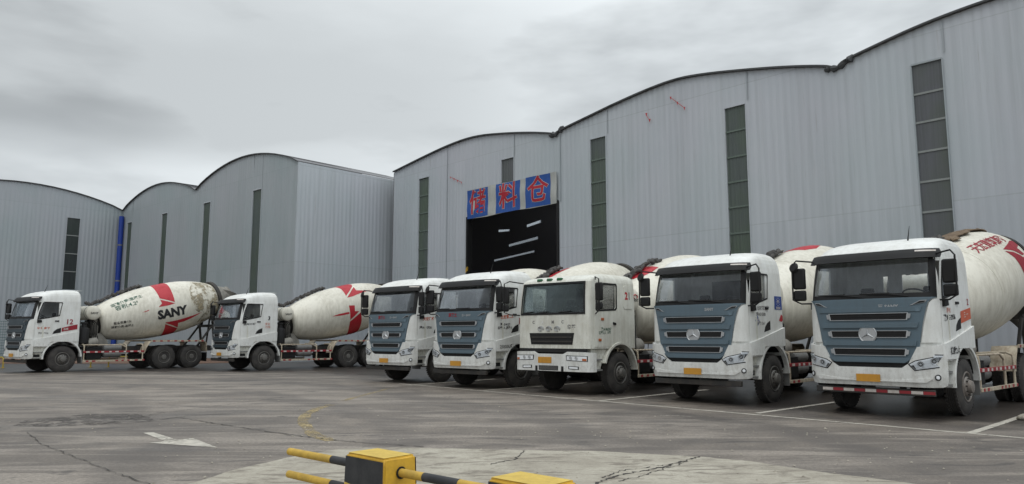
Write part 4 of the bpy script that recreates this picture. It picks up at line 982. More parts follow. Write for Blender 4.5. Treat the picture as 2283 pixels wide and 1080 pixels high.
    MB().lathe([(.0, .148), (.0, .170), (.022, .172), (.032, .16), (.022, .147)], bc, (1, 0, 0), 36).build('badge_ring', 'chrome', bo)
    for a in (90, 210, 330):
        w = MB(); d = Vector((0, math.cos(R(a)), math.sin(R(a)))); q = Vector((0, -d.z, d.y)); P = bc + Vector((.022, 0, 0))
        w.add([P + q * .026, P - q * .026, P + d * .155, P + Vector((.035, 0, 0)) + d * .01], [(0, 1, 2), (0, 2, 3), (2, 1, 3), (1, 0, 3)]); w.build('badge_arm', 'chrome', bo, smooth=0)
    # bumper, lower intake, lamps
    B = [(.58, .915), (.70, 1.0), (.845, 1.30), ('s', 1.16, 1.345), ('s', 1.115, 1.30), ('s', 1.115, .60), ('s', 1.2, .575)]
    rt = T2(cab, B); loop = [(0, .60)] ; pts = [(-t, z) for t, z in reversed(rt)]
    loops = [rt[:] + [(cab.tF(1.0), .57), (cab.tF(.5), .575)] + [(-cab.tF(.5), .575), (-cab.tF(1.0), .57)] + pts]
    bm = flat_bm(loops, .05, .1)
    bp = wrap(bm, lambda t, z, o: cab.pt(t, z, o - max(0, (.72 - z)) * .25), .075, .0).build('bumper', 'bumper', root, bevel=.014)
    panel(cab, sym([(.60, .905), (.74, 1.03)]), 'lower_intake', 'void', bp, .02, .001)
    lip_ = panel(cab, sym([(.95, .66), (1.04, .735), (.95, .745), (.5, .685), (.3, .68)]), 'bumper_crease', 'bumper', bp, .088, .07, bevel=.008)
    for mir in (False, True):
        sg = -1 if mir else 1
        HLP = [(.69, .985), (.80, 1.055), (1.16, 1.165), ('s', 1.28, 1.17), ('s', 1.27, .99), (1.12, .93), (.79, .865)]
        hl = panel(cab, HLP, 'headlight', 'black', bp, .0785, .0755, mirror=mir)
        HLQ = [(.715, .985), (.81, 1.04), (1.155, 1.148), ('s', 1.29, 1.15), ('s', 1.285, 1.0), (1.115, .948), (.80, .885)]
        panel(cab, HLQ, 'reflector', 'lamp_silver', hl, .082, .079, mirror=mir)
        for (y, z, r) in ((.885, .985, .058), (1.06, 1.045, .062)):
            p = cab.pt(sg * cab.tF(y), z, .083); ax = (cab.pt(sg * cab.tF(y), z, .2) - p).normalized()
            MB().lathe([(0, r), (.010, r), (.002, r * .8), (.0, r * .4), (.012, r * .3), (.014, 0)], p, ax, 20).build('lamp_bowl', 'chrome', hl)
            MB().lathe([(.0012, r * .62), (.0042, r * .62), (.0045, r * .35)], p, ax, 16).build('bulb_shade', 'void', hl)
        panel(cab, [(.74, .96), (.78, .975), (.82, .90), (.80, .89)], 'lamp_divider', 'void', hl, .0845, .0822, mirror=mir)
        panel(cab, HLQ, 'lamp_lens', 'lens', hl, .100, .0985, mirror=mir)
        p = cab.pt(sg * cab.tF(1.09), .755, .08); ax = (cab.pt(sg * cab.tF(1.09), .755, .2) - p).normalized()
        fo = MB().lathe([(-.004, .052), (.012, .055), (.014, .044), (.004, .04), (.004, 0)], p, ax, 20).build('fog_lamp', 'black', bp)
        MB().lathe([(.005, .036), (.014, .03), (.016, 0)], p, ax, 16).build('fog_lens', 'lamp_silver', fo)
    panel(cab, [(-.24, .645), (.20, .645), (.20, .785), (-.24, .785)], 'licence_plate', 'plate', bp, .094, .086, bevel=.004)
    q = MB(); q.box((1.33, 0, .47), (.10, 2.16, .12)); 
    for y in (-.5, .5): q.box((1.22, y, .56), (.10, .10, .2))
    q.build('underrun_beam', 'chassis', root, bevel=.01)
    # wipers, antenna, mirrors
    for (y0, y1) in ((.75, .0), (-.05, -.85)):
        w = MB(); pz = [cab.pt(cab.tF(y0), 2.235, .03), cab.pt(cab.tF((y0 + y1) / 2), 2.29, .03), cab.pt(cab.tF(y1), 2.30, .018)]
        w.tube(pz, .012, 6); w.tube([cab.pt(cab.tF(y1 + .42), 2.31, .006), cab.pt(cab.tF(y1 - .14), 2.31, .006)], .010, 6); w.build('wiper', 'black', root)
    MB().tube([(.62, .55, 3.36), (.60, .55, 3.42), (.52, .56, 3.66)], [.018, .012, .004], 6).build('antenna', 'black', root)
    mirror(root, 1, (1.08, 1.42, 2.66)); mirror(root, -1, (1.16, 1.42, 2.66))
    q = MB(); c = Vector((1.32, -1.5, 2.93)); q.lathe([(0, 0), (.01, .09), (.05, .11), (.055, 0)], c, (-1, .3, -.3), 16); q.build('round_mirror', 'black', root)
    interior(root, cab, 1.12, -.62, 2.2)
    wh, dr = chassis_and_drum(root)
    cover_roll(root, 5)
    return root, wh, dr
proto, _, _ = make_blue_front()

CAMC = Cab([(1.18, 1.36, 1.22, -.78), (2.0, 1.355, 1.22, -.78), (2.5, 1.32, 1.21, -.78), (2.90, 1.26, 1.195, -.78), (2.96, 1.22, 1.18, -.78), (3.01, 1.15, 1.16, -.77),
            (3.06, 1.0, 1.12, -.76), (3.10, .78, 1.06, -.73), (3.13, .5, .97, -.68), (3.15, .2, .84, -.6), (3.155, 0, .6, -.5)], 11.0, .62)
def make_boxy():
    root = thing('mixer_truck', (0, 0, 0), 0, 'x', 'mixer truck', 'concrete mixer trucks parked in the yard')
    cab = CAMC
    outer = cab.shell([1.18, 1.6, 2.0, 2.5, 2.7, 2.90, 2.96, 3.01, 3.06, 3.10, 3.13, 3.15, 3.155]); inner = cab.shell([1.25, 1.6, 2.0, 2.5, 2.88, 2.96, 3.0, 3.04], -.035)
    c1 = MB().prism([(-1.06, 2.10), (1.06, 2.10), (1.04, 2.86), (-1.04, 2.86)], lambda u, v, q: Vector((q, u, v)), .7, 1.9)
    WIN = [(.16, 2.24), (.22, 2.19), (1.0, 2.15), (1.06, 2.19), (1.04, 2.80), (.98, 2.85), (.2, 2.85), (.16, 2.80)]
    c2 = MB().prism(WIN, lambda u, v, q: Vector((u, q, v)), -1.7, 1.7)
    c3 = MB().box((-.78, .45, 2.5), (.3, .60, .42)); c3b = MB().box((-.78, -.5, 2.5), (.3, .6, .42))
    c4 = MB().prism(arch_arc(0, .58, .70, 0, 360, 40)[:-1], lambda u, v, q: Vector((u, q, v)), -1.6, 1.6)
    link('cab_body', boolean(outer, [inner, c1, c2, c3, c3b, c4], 'cab_body'), 'cab_cream', root).data.materials.append(M['lining'])
    panel(cab, sym([(1.07, 2.08), (1.05, 2.88)]), 'windscreen', 'glass_teal', root, -.02, -.028)
    panel(cab, sym([(1.10, 2.055), (1.08, 2.905)]), 'windscreen_surround', 'black', root, .012, .001, holes=[sym([(1.055, 2.11), (1.035, 2.85)])])
    DOOR_ = [('s', .06, 1.35), ('s', .30, 1.24), ('s', 1.12, 1.22), ('s', 1.13, 2.2), ('s', 1.09, 2.92), ('s', .12, 2.92), ('s', .06, 2.86)]
    for mir in (False, True):
        sg = -1 if mir else 1
        d = panel(cab, DOOR_, 'door', 'cab_cream', root, .010, .0, holes=[[('s', u, v) for u, v in WIN]], mirror=mir)
        big = [(.135, 2.22), (.2, 2.165), (1.02, 2.125), (1.085, 2.18), (1.065, 2.82), (.99, 2.875), (.18, 2.875), (.135, 2.82)]
        sml = [(.18, 2.25), (.23, 2.21), (.99, 2.17), (1.04, 2.2), (1.02, 2.79), (.97, 2.83), (.21, 2.83), (.18, 2.79)]
        panel(cab, [('s', u, v) for u, v in big], 'window_rubber', 'black', d, .017, .0105, holes=[[('s', u, v) for u, v in sml]], mirror=mir)
        panel(cab, [('s', .15, 2.2), ('s', 1.07, 2.14), ('s', 1.05, 2.86), ('s', .15, 2.86)], 'side_window', 'glass_dark', d, -.02, -.026, mirror=mir)
        panel(cab, [('s', .20, 1.78), ('s', .32, 1.80), ('s', .32, 1.86), ('s', .20, 1.84)], 'door_handle', 'black', d, .035, .011, mirror=mir, bevel=.008)
        for (x, z) in ((.78, 1.93), (.90, 1.40)): panel(cab, [('s', x - .06, z - .035), ('s', x + .06, z - .035), ('s', x + .06, z + .035), ('s', x - .06, z + .035)], 'side_marker', 'amber', d, .03, .011, mirror=mir, bevel=.01)
        panel(cab, [('s', -.62, 2.28), ('s', -.56, 2.22), ('s', -.22, 2.22), ('s', -.18, 2.28), ('s', -.20, 2.80), ('s', -.26, 2.85), ('s', -.56, 2.85), ('s', -.62, 2.80)], 'pressed_panel', 'cab_cream', root, .014, .0, mirror=mir, bevel=.008)
        lip = arch_arc(0, .58, .76, 18, 178, 30) + arch_arc(0, .58, .70, 178, 18, 30)
        MB().prism(lip, lambda u, v, q, sg=sg: Vector((u, sg * q, v)), 1.05, 1.262).build('arch_lip', 'cab_cream', root, bevel=.01)
        MB().prism([(1.16, 1.17), (1.16, .62), (.80, .62)] + arch_arc(0, .58, .765, 12, 50, 6), lambda u, v, q, sg=sg: Vector((u, sg * q, v)), .9, 1.15).build('step_well', 'cab_cream', root, bevel=.008)
        for z in (.64, .9): q = MB(); q.b2(.8, 1.14, sg * 1.10, sg * 1.225, z - .02, z + .02); q.build('step', 'grey_steel', root)
        MB().prism([(-.74, .92), (-.80, .92), (-.84, .40), (-.815, .38)], lambda u, v, q, sg=sg: Vector((u, sg * q, v)), .78, 1.22).build('front_mud_flap', 'black', root)
    panel(cab, sym([(.70, 1.28), (.76, 1.58)]), 'grille_opening', 'void', root, .008, .001)
    for z in (1.36, 1.47): panel(cab, sym([(.68, z - .02), (.69, z + .02)]), 'grille_bar', 'chassis', root, .02, .009, bevel=.005)
    for i, y in enumerate((-.36, -.08, .20)):
        p = cab.pt(cab.tF(y), 1.69, .012)
        for a0_, w in ((.075, .016), (.035, .014)): MB().tube([p + Vector((0, math.cos(k * math.pi / 10) * a0_ * 1.25, math.sin(k * math.pi / 10) * a0_ * .8)) for k in range(-2, 17)], w * .7, 6).build('swirl_badge', 'silver', root)
    for ch_, y in (('C', -.62), ('A', -.3), ('M', .05), ('C', .38)):
        wrap(text_bm(ch_, .11, y, 1.86, 0, .1, .1, .004), lambda u, v, o: cab.pt(cab.tF(u), v, o), .004).build('front_letter', 'grey_steel' if ch_ != 'A' else 'cab_white', root, smooth=0)
    for ch_, y in (('华', .60), ('菱', .74)): wrap(text_bm(ch_, .13, y, 1.72, 0, .1, .1, .004), lambda u, v, o: cab.pt(cab.tF(u), v, o), .004).build('front_letter', 'grey_steel', root, smooth=0)
    # dark gap and bumper
    panel(cab, sym([(1.14, 1.08), (1.14, 1.175)]), 'bumper_gap', 'void', root, .0, -.05)
    top = [('s', 1.12, 1.07), (1.14, 1.09), (.58, 1.10), (.44, 1.04)]
    rt = T2(cab, [('s', 1.12, .60)] + top)
    bm = flat_bm([rt + [(-t, z) for t, z in reversed(rt)]], .05, .1)
    bp = wrap(bm, lambda t, z, o: cab.pt(t, z, o), .07, .0).build('bumper', 'bumper', root, bevel=.014)
    for mir in (False, True):
        hl = panel(cab, [(.56, .88), (1.16, .86), (1.16, 1.0), (.54, 1.01)], 'headlight', 'black', bp, .078, .071, mirror=mir, bevel=.004)
        panel(cab, [(.58, .895), (1.145, .872), (1.145, .988), (.57, .99)], 'reflector', 'lamp_silver', hl, .082, .0785, mirror=mir)
        panel(cab, [(1.05, .88), (1.14, .875), (1.14, .93), (1.05, .935)], 'indicator', 'amber', hl, .083, .0785, mirror=mir)
        for y in (.70, .88):
            p = cab.pt((-1 if mir else 1) * cab.tF(y), .938, .0825); MB().lathe([(0, .045), (.01, .045), (.002, .03), (.012, 0)], p, (1, 0, 0), 18).build('lamp_bowl', 'chrome', hl)
        fo = panel(cab, [(.62, .665), (.95, .655), (.95, .735), (.62, .745)], 'fog_lamp', 'black', bp, .075, .071, mirror=mir)
        panel(cab, [(.65, .68), (.92, .67), (.92, .72), (.65, .73)], 'fog_lens', 'lamp_silver', fo, .079, .0755, mirror=mir)
    panel(cab, [(-.40, .80), (.06, .80), (.06, .96), (-.40, .96)], 'licence_plate', 'plate', bp, .08, .072, bevel=.004)
    panel(cab, [(-.38, .62), (.28, .62), (.28, .74), (-.38, .74)], 'lower_vent', 'void', bp, .074, .071)
    for z in (.65, .68, .71): panel(cab, [(-.36, z - .006), (.26, z - .006), (.26, z + .006), (-.36, z + .006)], 'vent_bar', 'grey_steel', bp, .08, .0745)
    for y in (-.50, .38): panel(cab, [(y, .60), (y + .08, .60), (y + .08, .73), (y, .73)], 'tow_slot', 'void', bp, .074, .071)
    for y in (-.52, -.18, .17): 
        p = cab.pt(cab.tF(y), 2.98, .0); q = MB(); q.box((p.x - .01, y, 2.985), (.11, .17, .075), Matrix.Rotation(R(-18), 3, 'Y')); q.build('marker_lamp', 'green_lamp', root, bevel=.018)
    for (y0, y1) in ((.85, .35), (.05, -.4), (-.5, -.95)):
        w = MB(); w.tube([cab.pt(cab.tF(y0), 2.07, .03), cab.pt(cab.tF(y1), 2.13, .02)], .012, 6); w.tube([cab.pt(cab.tF(y1 + .3), 2.14, .016), cab.pt(cab.tF(max(y1 - .1, -1.0)), 2.12, .016)], .011, 6); w.build('wiper', 'black', root)
    # long arm mirror on the far side, plain mirror on the near side
    for sg, P in ((-1, (1.25, 1.62, 2.5)), (1, (1.0, 1.44, 2.52))):
        m = MB(); m.tube([(P[0] - .1, sg * 1.12, 2.93), (P[0] + .15, sg * (P[1] - .15), 3.0), (P[0] + .2, sg * P[1], 2.94), (P[0] + .2, sg * P[1], 2.14), (P[0] + .12, sg * (P[1] - .15), 2.08), (P[0], sg * 1.18, 2.06)], .016, 8)
        mo = m.build('mirror_arm', 'black', root)
        b = MB(); b.box((P[0] + .16, sg * (P[1] - .02), 2.62), (.09, .22, .46)); b.build('mirror_head', 'black', mo, bevel=.035)
        b = MB(); b.box((P[0] + .16, sg * (P[1] - .02), 2.26), (.08, .2, .18)); b.build('mirror_head', 'black', mo, bevel=.035)
    interior(root, cab, 1.25, -.78, 2.08)
    eng = MB(); eng.b2(.3, 1.15, -.9, .9, .70, 1.18); eng.build('radiator', 'void', root)
    wh, dr = chassis_and_drum(root)
    cover_roll(root, 11, s0=-1.3, s1=2.6, ph=-.1, r0=.06)
    return root, wh, dr
boxy, _, bdrum = make_boxy()

POSE = {1: (-19.833, 32.155, 4.061), 2: (-11.843, 33.973, 3.939), 3: (-3.18, 25.49, 3.989), 4: (-.641, 22.82, 3.99), 5: (1.96, 20.55, 3.96), 6: (5.106, 17.954, -2.334), 7: (7.86, 15.253, -2.392)}
LAB = {1: 'leftmost white mixer truck seen from its side, cab numbered 12, black drum lettering',
       2: 'white mixer truck seen from its side, small 3 behind its door, no drum lettering',
       3: 'white mixer truck with blue-grey grille, furthest left of the front-facing row',
       4: 'white mixer truck with blue-grey grille, just left of the boxy cream truck',
       5: 'cream mixer truck with boxy cab, number 21 and three green roof lamps',
       6: 'white mixer truck with blue-grey grille and a blue sticker behind its side window',
       7: 'nearest white mixer truck, red and white tape on the bar under its bumper'}
TR = {}
for i in (1, 2, 3, 4, 6, 7):
    TR[i] = proto if i == 1 else copy_tree(proto)
TR[5] = boxy
for i, o in TR.items():
    o.location = (POSE[i][0], POSE[i][1], 0); o.rotation_euler = (0, 0, POSE[i][2]); o['label'] = LAB[i]

def remove_tree(o):
    for c in list(o.children): remove_tree(c)
    bpy.data.objects.remove(o)
# the two side-on lorries carry no near mirror, darker grilles
for i in (1, 2):
    for c in kids(TR[i], 'mirror_arm'):
        if c.data.vertices[0].co.y > 0: remove_tree(c)
    for g_ in kids(TR[i], 'grille'):
        set_mat(g_, 'grille_dark')
        for b in kids(g_, 'grille_bar'): set_mat(b, 'grille_dark')
def drum_of(i): return kids(TR[i], 'drum')[0]
def cab_text(i, txt, size, x, z, mat, rot=0.0, bold=0.0, cab=SANY, name='door_lettering', sx=1.0, off=.0125):
    bm = text_bm(txt, size, cab.tS(x), z, rot, .1, None, bold, sx)
    return wrap(bm, lambda u, v, o: cab.pt(u, v, o), off).build(name, mat, TR[i], smooth=0)
def side_patch(i, pts, name, mat, off=.011, cab=SANY):
    return wrap(flat_bm([[(cab.tS(x), z) for x, z in pts]], .1, .1), lambda u, v, o: cab.pt(u, v, o), off).build(name, mat, TR[i], smooth=0)
def front_text(i, txt, size, y, z, mat, off=.04, bold=.004, sx=1.0):
    return wrap(text_bm(txt, size, SANY.tF(y), z, 0, .1, None, bold, sx), lambda u, v, o: SANY.pt(u, v, o), off).build('front_lettering', mat, kids(TR[i], 'grille')[0], smooth=0)
def tank_text(i, txt):
    w = kids(TR[i], 'water_tank')[0]
    wrap(text_bm(txt, .13, 0, 0, 0, None, None, .003), lambda u, v, o: Vector((-1.32 - u, .853, 2.50 + v)), 0).build('lettering', 'ink', w, smooth=0)
# lorry 12
D = drum_of(1)
drum_decal([(2.68, .0), (3.36, -.05), (3.34, .30), (3.22, .883), (3.16, 1.31), (2.85, 1.17), (2.54, 1.04), (2.57, .61), (2.62, .3)], 'red_stripe', 'red', D)
drum_decal([(2.54, 1.10), (2.85, 1.23), (3.16, 1.36), (2.82, 1.385), (2.36, 1.371), (2.55, 1.26)], 'red_stripe', 'red', D)
drum_decal([(2.60, 2.03), (3.19, 2.035), (4.0, 1.99), (4.50, 1.96), (3.9, 2.10), (3.5, 2.165), (3.24, 2.178), (3.28, 2.41), (2.95, 2.22), (2.60, 2.05)], 'red_stripe', 'red', D)
drum_decal([(2.60, 2.10), (2.95, 2.28), (3.30, 2.47), (3.2, 2.9), (3.0, 3.2), (2.75, 3.2), (2.62, 2.8), (2.60, 2.35)], 'red_stripe', 'red', D)
drum_decal([(1.6, 1.445), (1.93, 1.39), (1.88, 1.43), (1.75, 1.45)], 'red_stripe', 'red', D)
drum_text('SANY', .56, 2.95, 1.70, 0, 'ink', D, .03, .98)
drum_text('运输介质:混凝土', .20, 1.2, .73, 0, 'green_ink', D, .004, .95)
drum_text('容积:4.2³', .26, 1.1, .985, 0, 'green_ink', D, .004)
drum_text('整备质量:13t', .125, .75, 1.72, 0, 'ink', D, .002); drum_text('装载介质:混凝土', .125, .75, 1.92, 0, 'ink', D, .002)
cab_text(1, '12', .30, -.17, 2.09, 'red_dark', 0, .006)
side_patch(1, [(.11, 1.68), (-.50, 1.79), (-.50, 2.0), (-.2, 1.93), (.11, 1.84)], 'side_stripe', 'red_dark', .006)
cab_text(1, '北京', .10, -.05, 1.79, 'white_tape', .1, .003, off=.012); cab_text(1, '华 建 商 砼', .10, .80, 1.82, 'orange', 0, .003); cab_text(1, '京E·17306', .09, .80, 1.62, 'grey_steel', 0, .002)
tank_text(1, 'SANY')
# lorry 3
D = drum_of(2)
drum_decal([(2.80, -.10), (3.62, -.12), (3.66, .25), (3.52, .45), (3.15, .70), (2.80, .90), (2.86, .46), (2.84, .1)], 'red_stripe', 'red', D)
drum_decal([(3.56, .50), (3.52, .74), (3.9, .82), (4.35, .86), (3.9, .90), (3.57, .93), (3.14, .99), (2.80, .99), (3.2, .74)], 'red_stripe', 'red', D)
drum_decal([(1.72, 1.60), (2.1, 1.565), (2.66, 1.575), (2.66, 1.655), (2.2, 1.645)], 'red_stripe', 'red', D)
drum_decal([(2.72, 1.325), (3.03, 1.372), (2.98, 1.60), (3.22, 1.64), (2.95, 1.78), (2.68, 1.91)], 'red_stripe', 'red', D)
drum_decal([(2.67, 1.98), (2.98, 1.84), (3.32, 1.69), (3.36, 2.05), (3.39, 2.63), (3.3, 3.1), (2.9, 3.1), (2.72, 2.5), (2.66, 2.22)], 'red_stripe', 'red', D)
cab_text(2, '3', .24, -.16, 2.28, 'ink', 0, .008); cab_text(2, '安全', .12, -.10, 2.03, 'orange'); cab_text(2, '行车', .12, -.12, 1.89, 'orange')
cab_text(2, '京AE·0187', .12, .74, 2.02, 'ink', .04, .003); tank_text(2, 'SANY')
# the two middle ones
front_text(3, '混凝土', .12, -.25, 2.10, 'red_dark'); front_text(4, '混凝土', .12, -.22, 2.105, 'red_dark')
for i in (3, 4): front_text(i, '三一 SANY', .075, .34, 2.095, 'silver')
cab_text(3, '天宏建材', .12, .68, 2.05, 'orange', .05, .003); cab_text(3, '津AG·2936', .11, .80, 1.77, 'ink', .02, .003)
cab_text(4, '北宏第二建', .12, .62, 2.05, 'orange', .08, .003); cab_text(4, '津AG·4127', .09, .72, 1.83, 'ink', .02, .003); cab_text(4, '核载2人 混凝土', .09, .72, 1.73, 'ink', .02, .002)
cab_text(4, '25000KG', .13, .72, 1.20, 'grey_steel', .03, .003, off=.049)
side_patch(4, [(.10, 1.84), (.10, 2.03), (-.35, 2.10), (-.35, 1.90)], 'side_stripe', 'red_dark', .006)
drum_decal([(.5, -1.1), (2.4, -1.0), (2.7, .0), (1.5, .05), (1.2, -.25), (.7, -.3)], 'red_stripe', 'red', drum_of(4))
# boxy cab
cab_text(5, '2', .27, -.31, 2.56, 'red', 0, .012, CAMC, 'side_number', off=.018); cab_text(5, '1', .27, -.45, 2.56, 'grey_steel', 0, .008, CAMC, 'side_number', off=.018)
cab_text(5, '豫A·86207', .10, .62, 1.67, 'green_ink', .03, .003, CAMC); cab_text(5, '核载2人 13吨', .09, .68, 1.58, 'green_ink', .03, .002, CAMC)
D = drum_of(5)
drum_decal([(.95, -.45), (1.9, -.40), (1.95, .30), (1.5, .34), (1.1, .28), (.85, .1)], 'red_stripe', 'red', D)
drum_decal([(.25, -.9), (1.0, -.95), (.75, -.6), (.4, -.5)], 'red_stripe', 'red', D)
w5 = kids(TR[5], 'water_tank')[0]
MB().tube([(-1.32 - math.cos(a) * .10, .856, 2.60 + math.sin(a) * .06) for a in [k * .35 for k in range(-2, 13)]], .014, 5).build('swirl_logo', 'red', w5); tank_text(5, 'SANY')
# sticker lorry
front_text(6, 'SANY', .085, .40, 2.09, 'silver')
st = side_patch(6, [(-.13, 2.11), (-.13, 2.42), (-.52, 2.42), (-.52, 2.11)], 'blue_sticker', 'blue_ink', .006)
tc0 = SANY.tS(-.325)
for k in range(10):
    a = 2 * math.pi * k / 10; r5 = [(.018 if j % 2 == 0 else .008) for j in range(10)]
    pts = [(tc0 + math.cos(a) * .09 + math.sin(j * math.pi / 5) * r5[j], 2.29 + math.sin(a) * .09 + math.cos(j * math.pi / 5) * r5[j]) for j in range(10)]
    wrap(flat_bm([pts]), lambda u, v, o: SANY.pt(u, v, o), .008).build('star', 'white_tape', st, smooth=0)
wrap(text_bm('安', .085, tc0, 2.29, 0, .1, None, .003), lambda u, v, o: SANY.pt(u, v, o), .008).build('sticker_print', 'white_tape', st, smooth=0)
wrap(text_bm('车况良好', .06, tc0, 2.145, 0, .1, None, .002), lambda u, v, o: SANY.pt(u, v, o), .008).build('sticker_print', 'white_tape', st, smooth=0)
cab_text(6, '北京鑫建商砼', .10, .48, 2.12, 'grey_steel', .03, .003); cab_text(6, '津AG·5508', .10, .60, 1.98, 'grey_steel', .02, .003); cab_text(6, '限载 12m³', .09, .60, 1.78, 'grey_steel', .02, .002)
b = side_patch(6, [(.88, 1.84), (.78, 1.97), (.68, 1.84), (.78, 1.71)], 'number_diamond', 'blue_ink', .0115); wrap(text_bm('20', .13, SANY.tS(.78), 1.84, 0, .1, None, .004), lambda u, v, o: SANY.pt(u, v, o), .0135).build('diamond_number', 'white_tape', b, smooth=0)
side_patch(6, [(-.34, 1.86), (-.46, 2.0), (-.56, 1.97), (-.56, 1.86), (-.46, 1.83)], 'side_mark', 'red', .006)
drum_decal([(2.75, -.5), (4.2, -.5), (4.25, .22), (3.5, .34), (3.0, .22)], 'red_stripe', 'red', drum_of(6))
# nearest lorry
front_text(7, '三 SANY', .095, .39, 2.045, 'silver')
cab_text(7, '2', .17, -.38, 2.16, 'red_dark', 0, .005, off=.008); cab_text(7, '建材', .11, .80, 1.97, 'orange'); cab_text(7, '豫AG·2936', .13, .74, 1.84, 'ink', .06, .004)
cab_text(7, '核载2人', .15, .68, 1.225, 'ink', .02, .004, off=.049)
ob_ = side_patch(7, [(.10, 1.74), (.10, 1.97), (-.52, 2.06), (-.52, 1.84)], 'side_stripe', 'orange', .006)
cab_text(7, '三 一', .12, -.22, 1.91, 'white_tape', .1, .002, off=.0085)
D = drum_of(7)
drum_decal([(3.03, .84), (3.6, .80), (4.2, .74), (4.75, .76), (4.7, .90), (4.0, .95), (4.25, 1.13), (3.9, 1.12), (3.5, .95)], 'red_stripe', 'red_dark', D)
drum_decal([(3.02, .885), (3.45, .985), (3.85, 1.16), (4.25, 1.20), (3.9, 1.5), (3.3, 1.7), (3.22, 1.30), (3.2, 1.08)], 'red_stripe', 'red_dark', D)
drum_text('天宏建筑商砼', .36, 2.95, .60, -.06, 'red_dark', D, .006)
ub = kids(TR[7], 'underrun_beam')[0]; y = -.95; k = 0
while y < .92:
    MB().b2(1.3805, 1.383, y, y + .20, .445, .50).build('reflective_tape', ('white_tape', 'red_tape')[k % 2], ub); y += .205; k += 1
def cloth(i, seed, s0, s1, ph, w, mat):
    """loose cover cloth lying in folds over the drum top"""
    r = random.Random(seed); bm = bmesh.new(); nx, ny = 26, 14; vs = []
    for a in range(nx + 1):
        s = s0 + (s1 - s0) * a / nx; pw = w * (1 + .25 * math.sin(a * .9) + r.uniform(-.08, .08))
        vs.append([bm.verts.new(drum_pt(s, ph + (b / ny - .5) * pw + .03 * math.sin(a * 1.3), .03 + .045 * abs(math.sin(b * 1.7 + a * .35 + r.uniform(-.3, .3))) + r.uniform(0, .02))) for b in range(ny + 1)])
    for a in range(nx):
        for b in range(ny): bm.faces.new((vs[a][b], vs[a + 1][b], vs[a + 1][b + 1], vs[a][b + 1]))
    me = bpy.data.meshes.new('cloth'); bm.to_mesh(me); bm.free(); finish(me, 80); o = link('cover_cloth', me, mat, TR[i]); m = o.modifiers.new('s', 'SOLIDIFY'); m.thickness = .01; return o
cloth(7, 2, 2.2, 5.2, -.15, .55, 'tan_cloth'); cloth(6, 3, 1.5, 2.7, -.35, .4, 'tan_cloth'); cloth(4, 4, .6, 2.2, -.55, .3, 'tan_cloth'); cloth(5, 6, .3, 1.6, -.6, .3, 'rope')
for c in TR[7].children:
    if c.name.split('.')[0] == 'wheel':
        for r_ in kids(c, 'rim'): set_mat(r_, 'rim_rust')
for i in (3, 4, 5, 6):      # added dark sheets blocking the bright view through the rear cab windows
    MB().prism([(-.5 + .1 * k, .012 * (k % 2)) for k in range(13)] + [(.7 - .1 * k, .02 + .012 * (k % 2)) for k in range(13)], lambda u, v, q: Vector(((-.575 if i != 5 else -.73) + v, (u - .08) * (1 if i != 5 else 1.35), q)), 2.28, 2.86).build('window_light_block', 'seat', TR[i])
def in_cab(i, x, y, z):
    a = POSE[i][2]; return Vector((POSE[i][0] + math.cos(a) * x - math.sin(a) * y, POSE[i][1] + math.sin(a) * x + math.cos(a) * y, z))
def crumpled(name, c, w, d, h_, mat, label, cat, seed, rz):
    r = random.Random(seed); bm = bmesh.new(); bmesh.ops.create_grid(bm, x_segments=9, y_segments=7, size=.5)
    for v in bm.verts: v.co = Vector((v.co.x * w, v.co.y * d, r.uniform(0, h_)))
    me = bpy.data.meshes.new(name); bm.to_mesh(me); bm.free(); finish(me, 60); o = link(name, me, mat, None, 0, label, cat); o.location = c; o.rotation_euler = (0, 0, rz)
    m = o.modifiers.new('s', 'SOLIDIFY'); m.thickness = .004
crumpled('paper_sheet', in_cab(4, .92, -.12, 2.228), .30, .22, .02, 'white_tape', 'white papers lying on the dashboard of the truck left of the boxy one', 'papers', 3, .4)
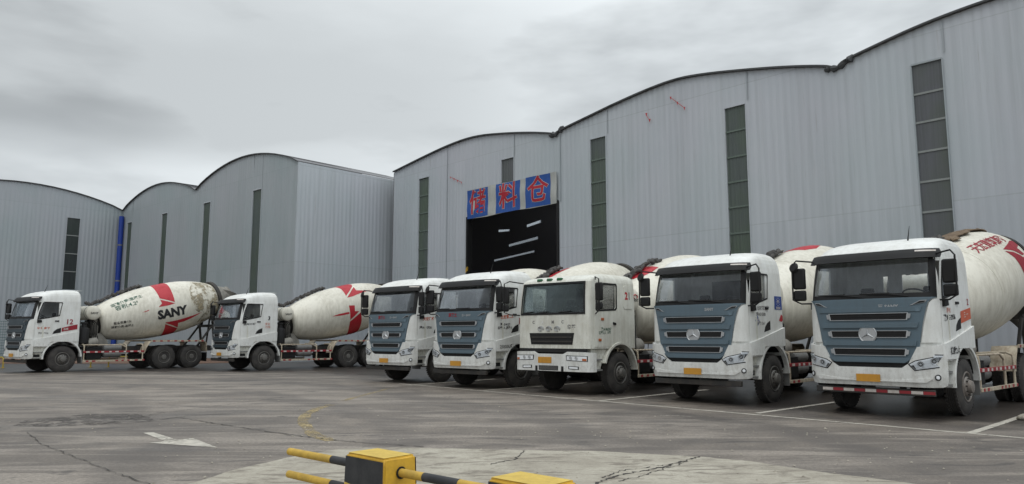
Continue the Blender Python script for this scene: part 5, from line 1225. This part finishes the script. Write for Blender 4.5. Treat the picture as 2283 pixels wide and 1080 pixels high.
crumpled('cloth', in_cab(4, .92, .28, 2.228), .32, .2, .10, 'orange', 'crumpled orange-brown cloth on a dashboard, beside white papers', 'cloth', 4, .2)
me = bpy.data.meshes.new('stone'); bm = bmesh.new(); bmesh.ops.create_icosphere(bm, subdivisions=3, radius=.16)
rs_ = random.Random(9); bumps = [(Vector((rs_.uniform(-1, 1), rs_.uniform(-1, 1), rs_.uniform(-1, 1))).normalized(), rs_.uniform(-.03, .05)) for _ in range(14)]
for v in bm.verts:
    n_ = v.co.normalized(); k = sum(a * max(0, n_.dot(d)) ** 4 for d, a in bumps); v.co = n_ * (.16 + k); v.co.z = max(v.co.z * .62 + .06, 0); v.co.x *= 1.4
bm.to_mesh(me); bm.free(); finish(me, 50); o = link('stone', me, 'apron', None, 0, 'pale lump of concrete on the ground at the right edge behind the end bay line', 'stone'); o.location = (9.32, 13.7, 0); o.scale = (.7, .7, .7)
# dried cement crust round the mouth end of the leftmost drum, and under its red stripes
M['grime'] = worn_mark('dried_cement_grime', lin(160, 148, 122), .48, 3.5)
D = drum_of(1)
drum_decal([(4.1, .9), (4.6, .4), (5.5, .3), (5.6, 1.5), (5.55, 2.8), (4.9, 3.0), (4.2, 2.7), (4.5, 2.1), (3.9, 1.6)], 'cement_crust', 'grime', D, .009)
# loose grit on the yard and apron
gr_ = random.Random(21); gm = MB()
for i in range(420):
    if i < 260: x, y = gr_.uniform(-4, 7), gr_.uniform(6.5, 12.5)
    else: x, y = gr_.uniform(-10, 9), gr_.uniform(9, 20)
    r = gr_.uniform(.006, .02) * (1.5 if gr_.random() < .08 else 1); c = Vector((x, y, .008)); a = gr_.uniform(0, 6.28)
    ring = [c + Vector((math.cos(a + k * 1.257) * r * gr_.uniform(.7, 1.3), math.sin(a + k * 1.257) * r * gr_.uniform(.7, 1.3), 0)) for k in range(5)]
    gm.add(ring + [c + Vector((0, 0, r * gr_.uniform(.5, .9)))], [(k, (k + 1) % 5, 5) for k in range(5)])
gm.build('grit', 'apron', kind='stuff', smooth=20)
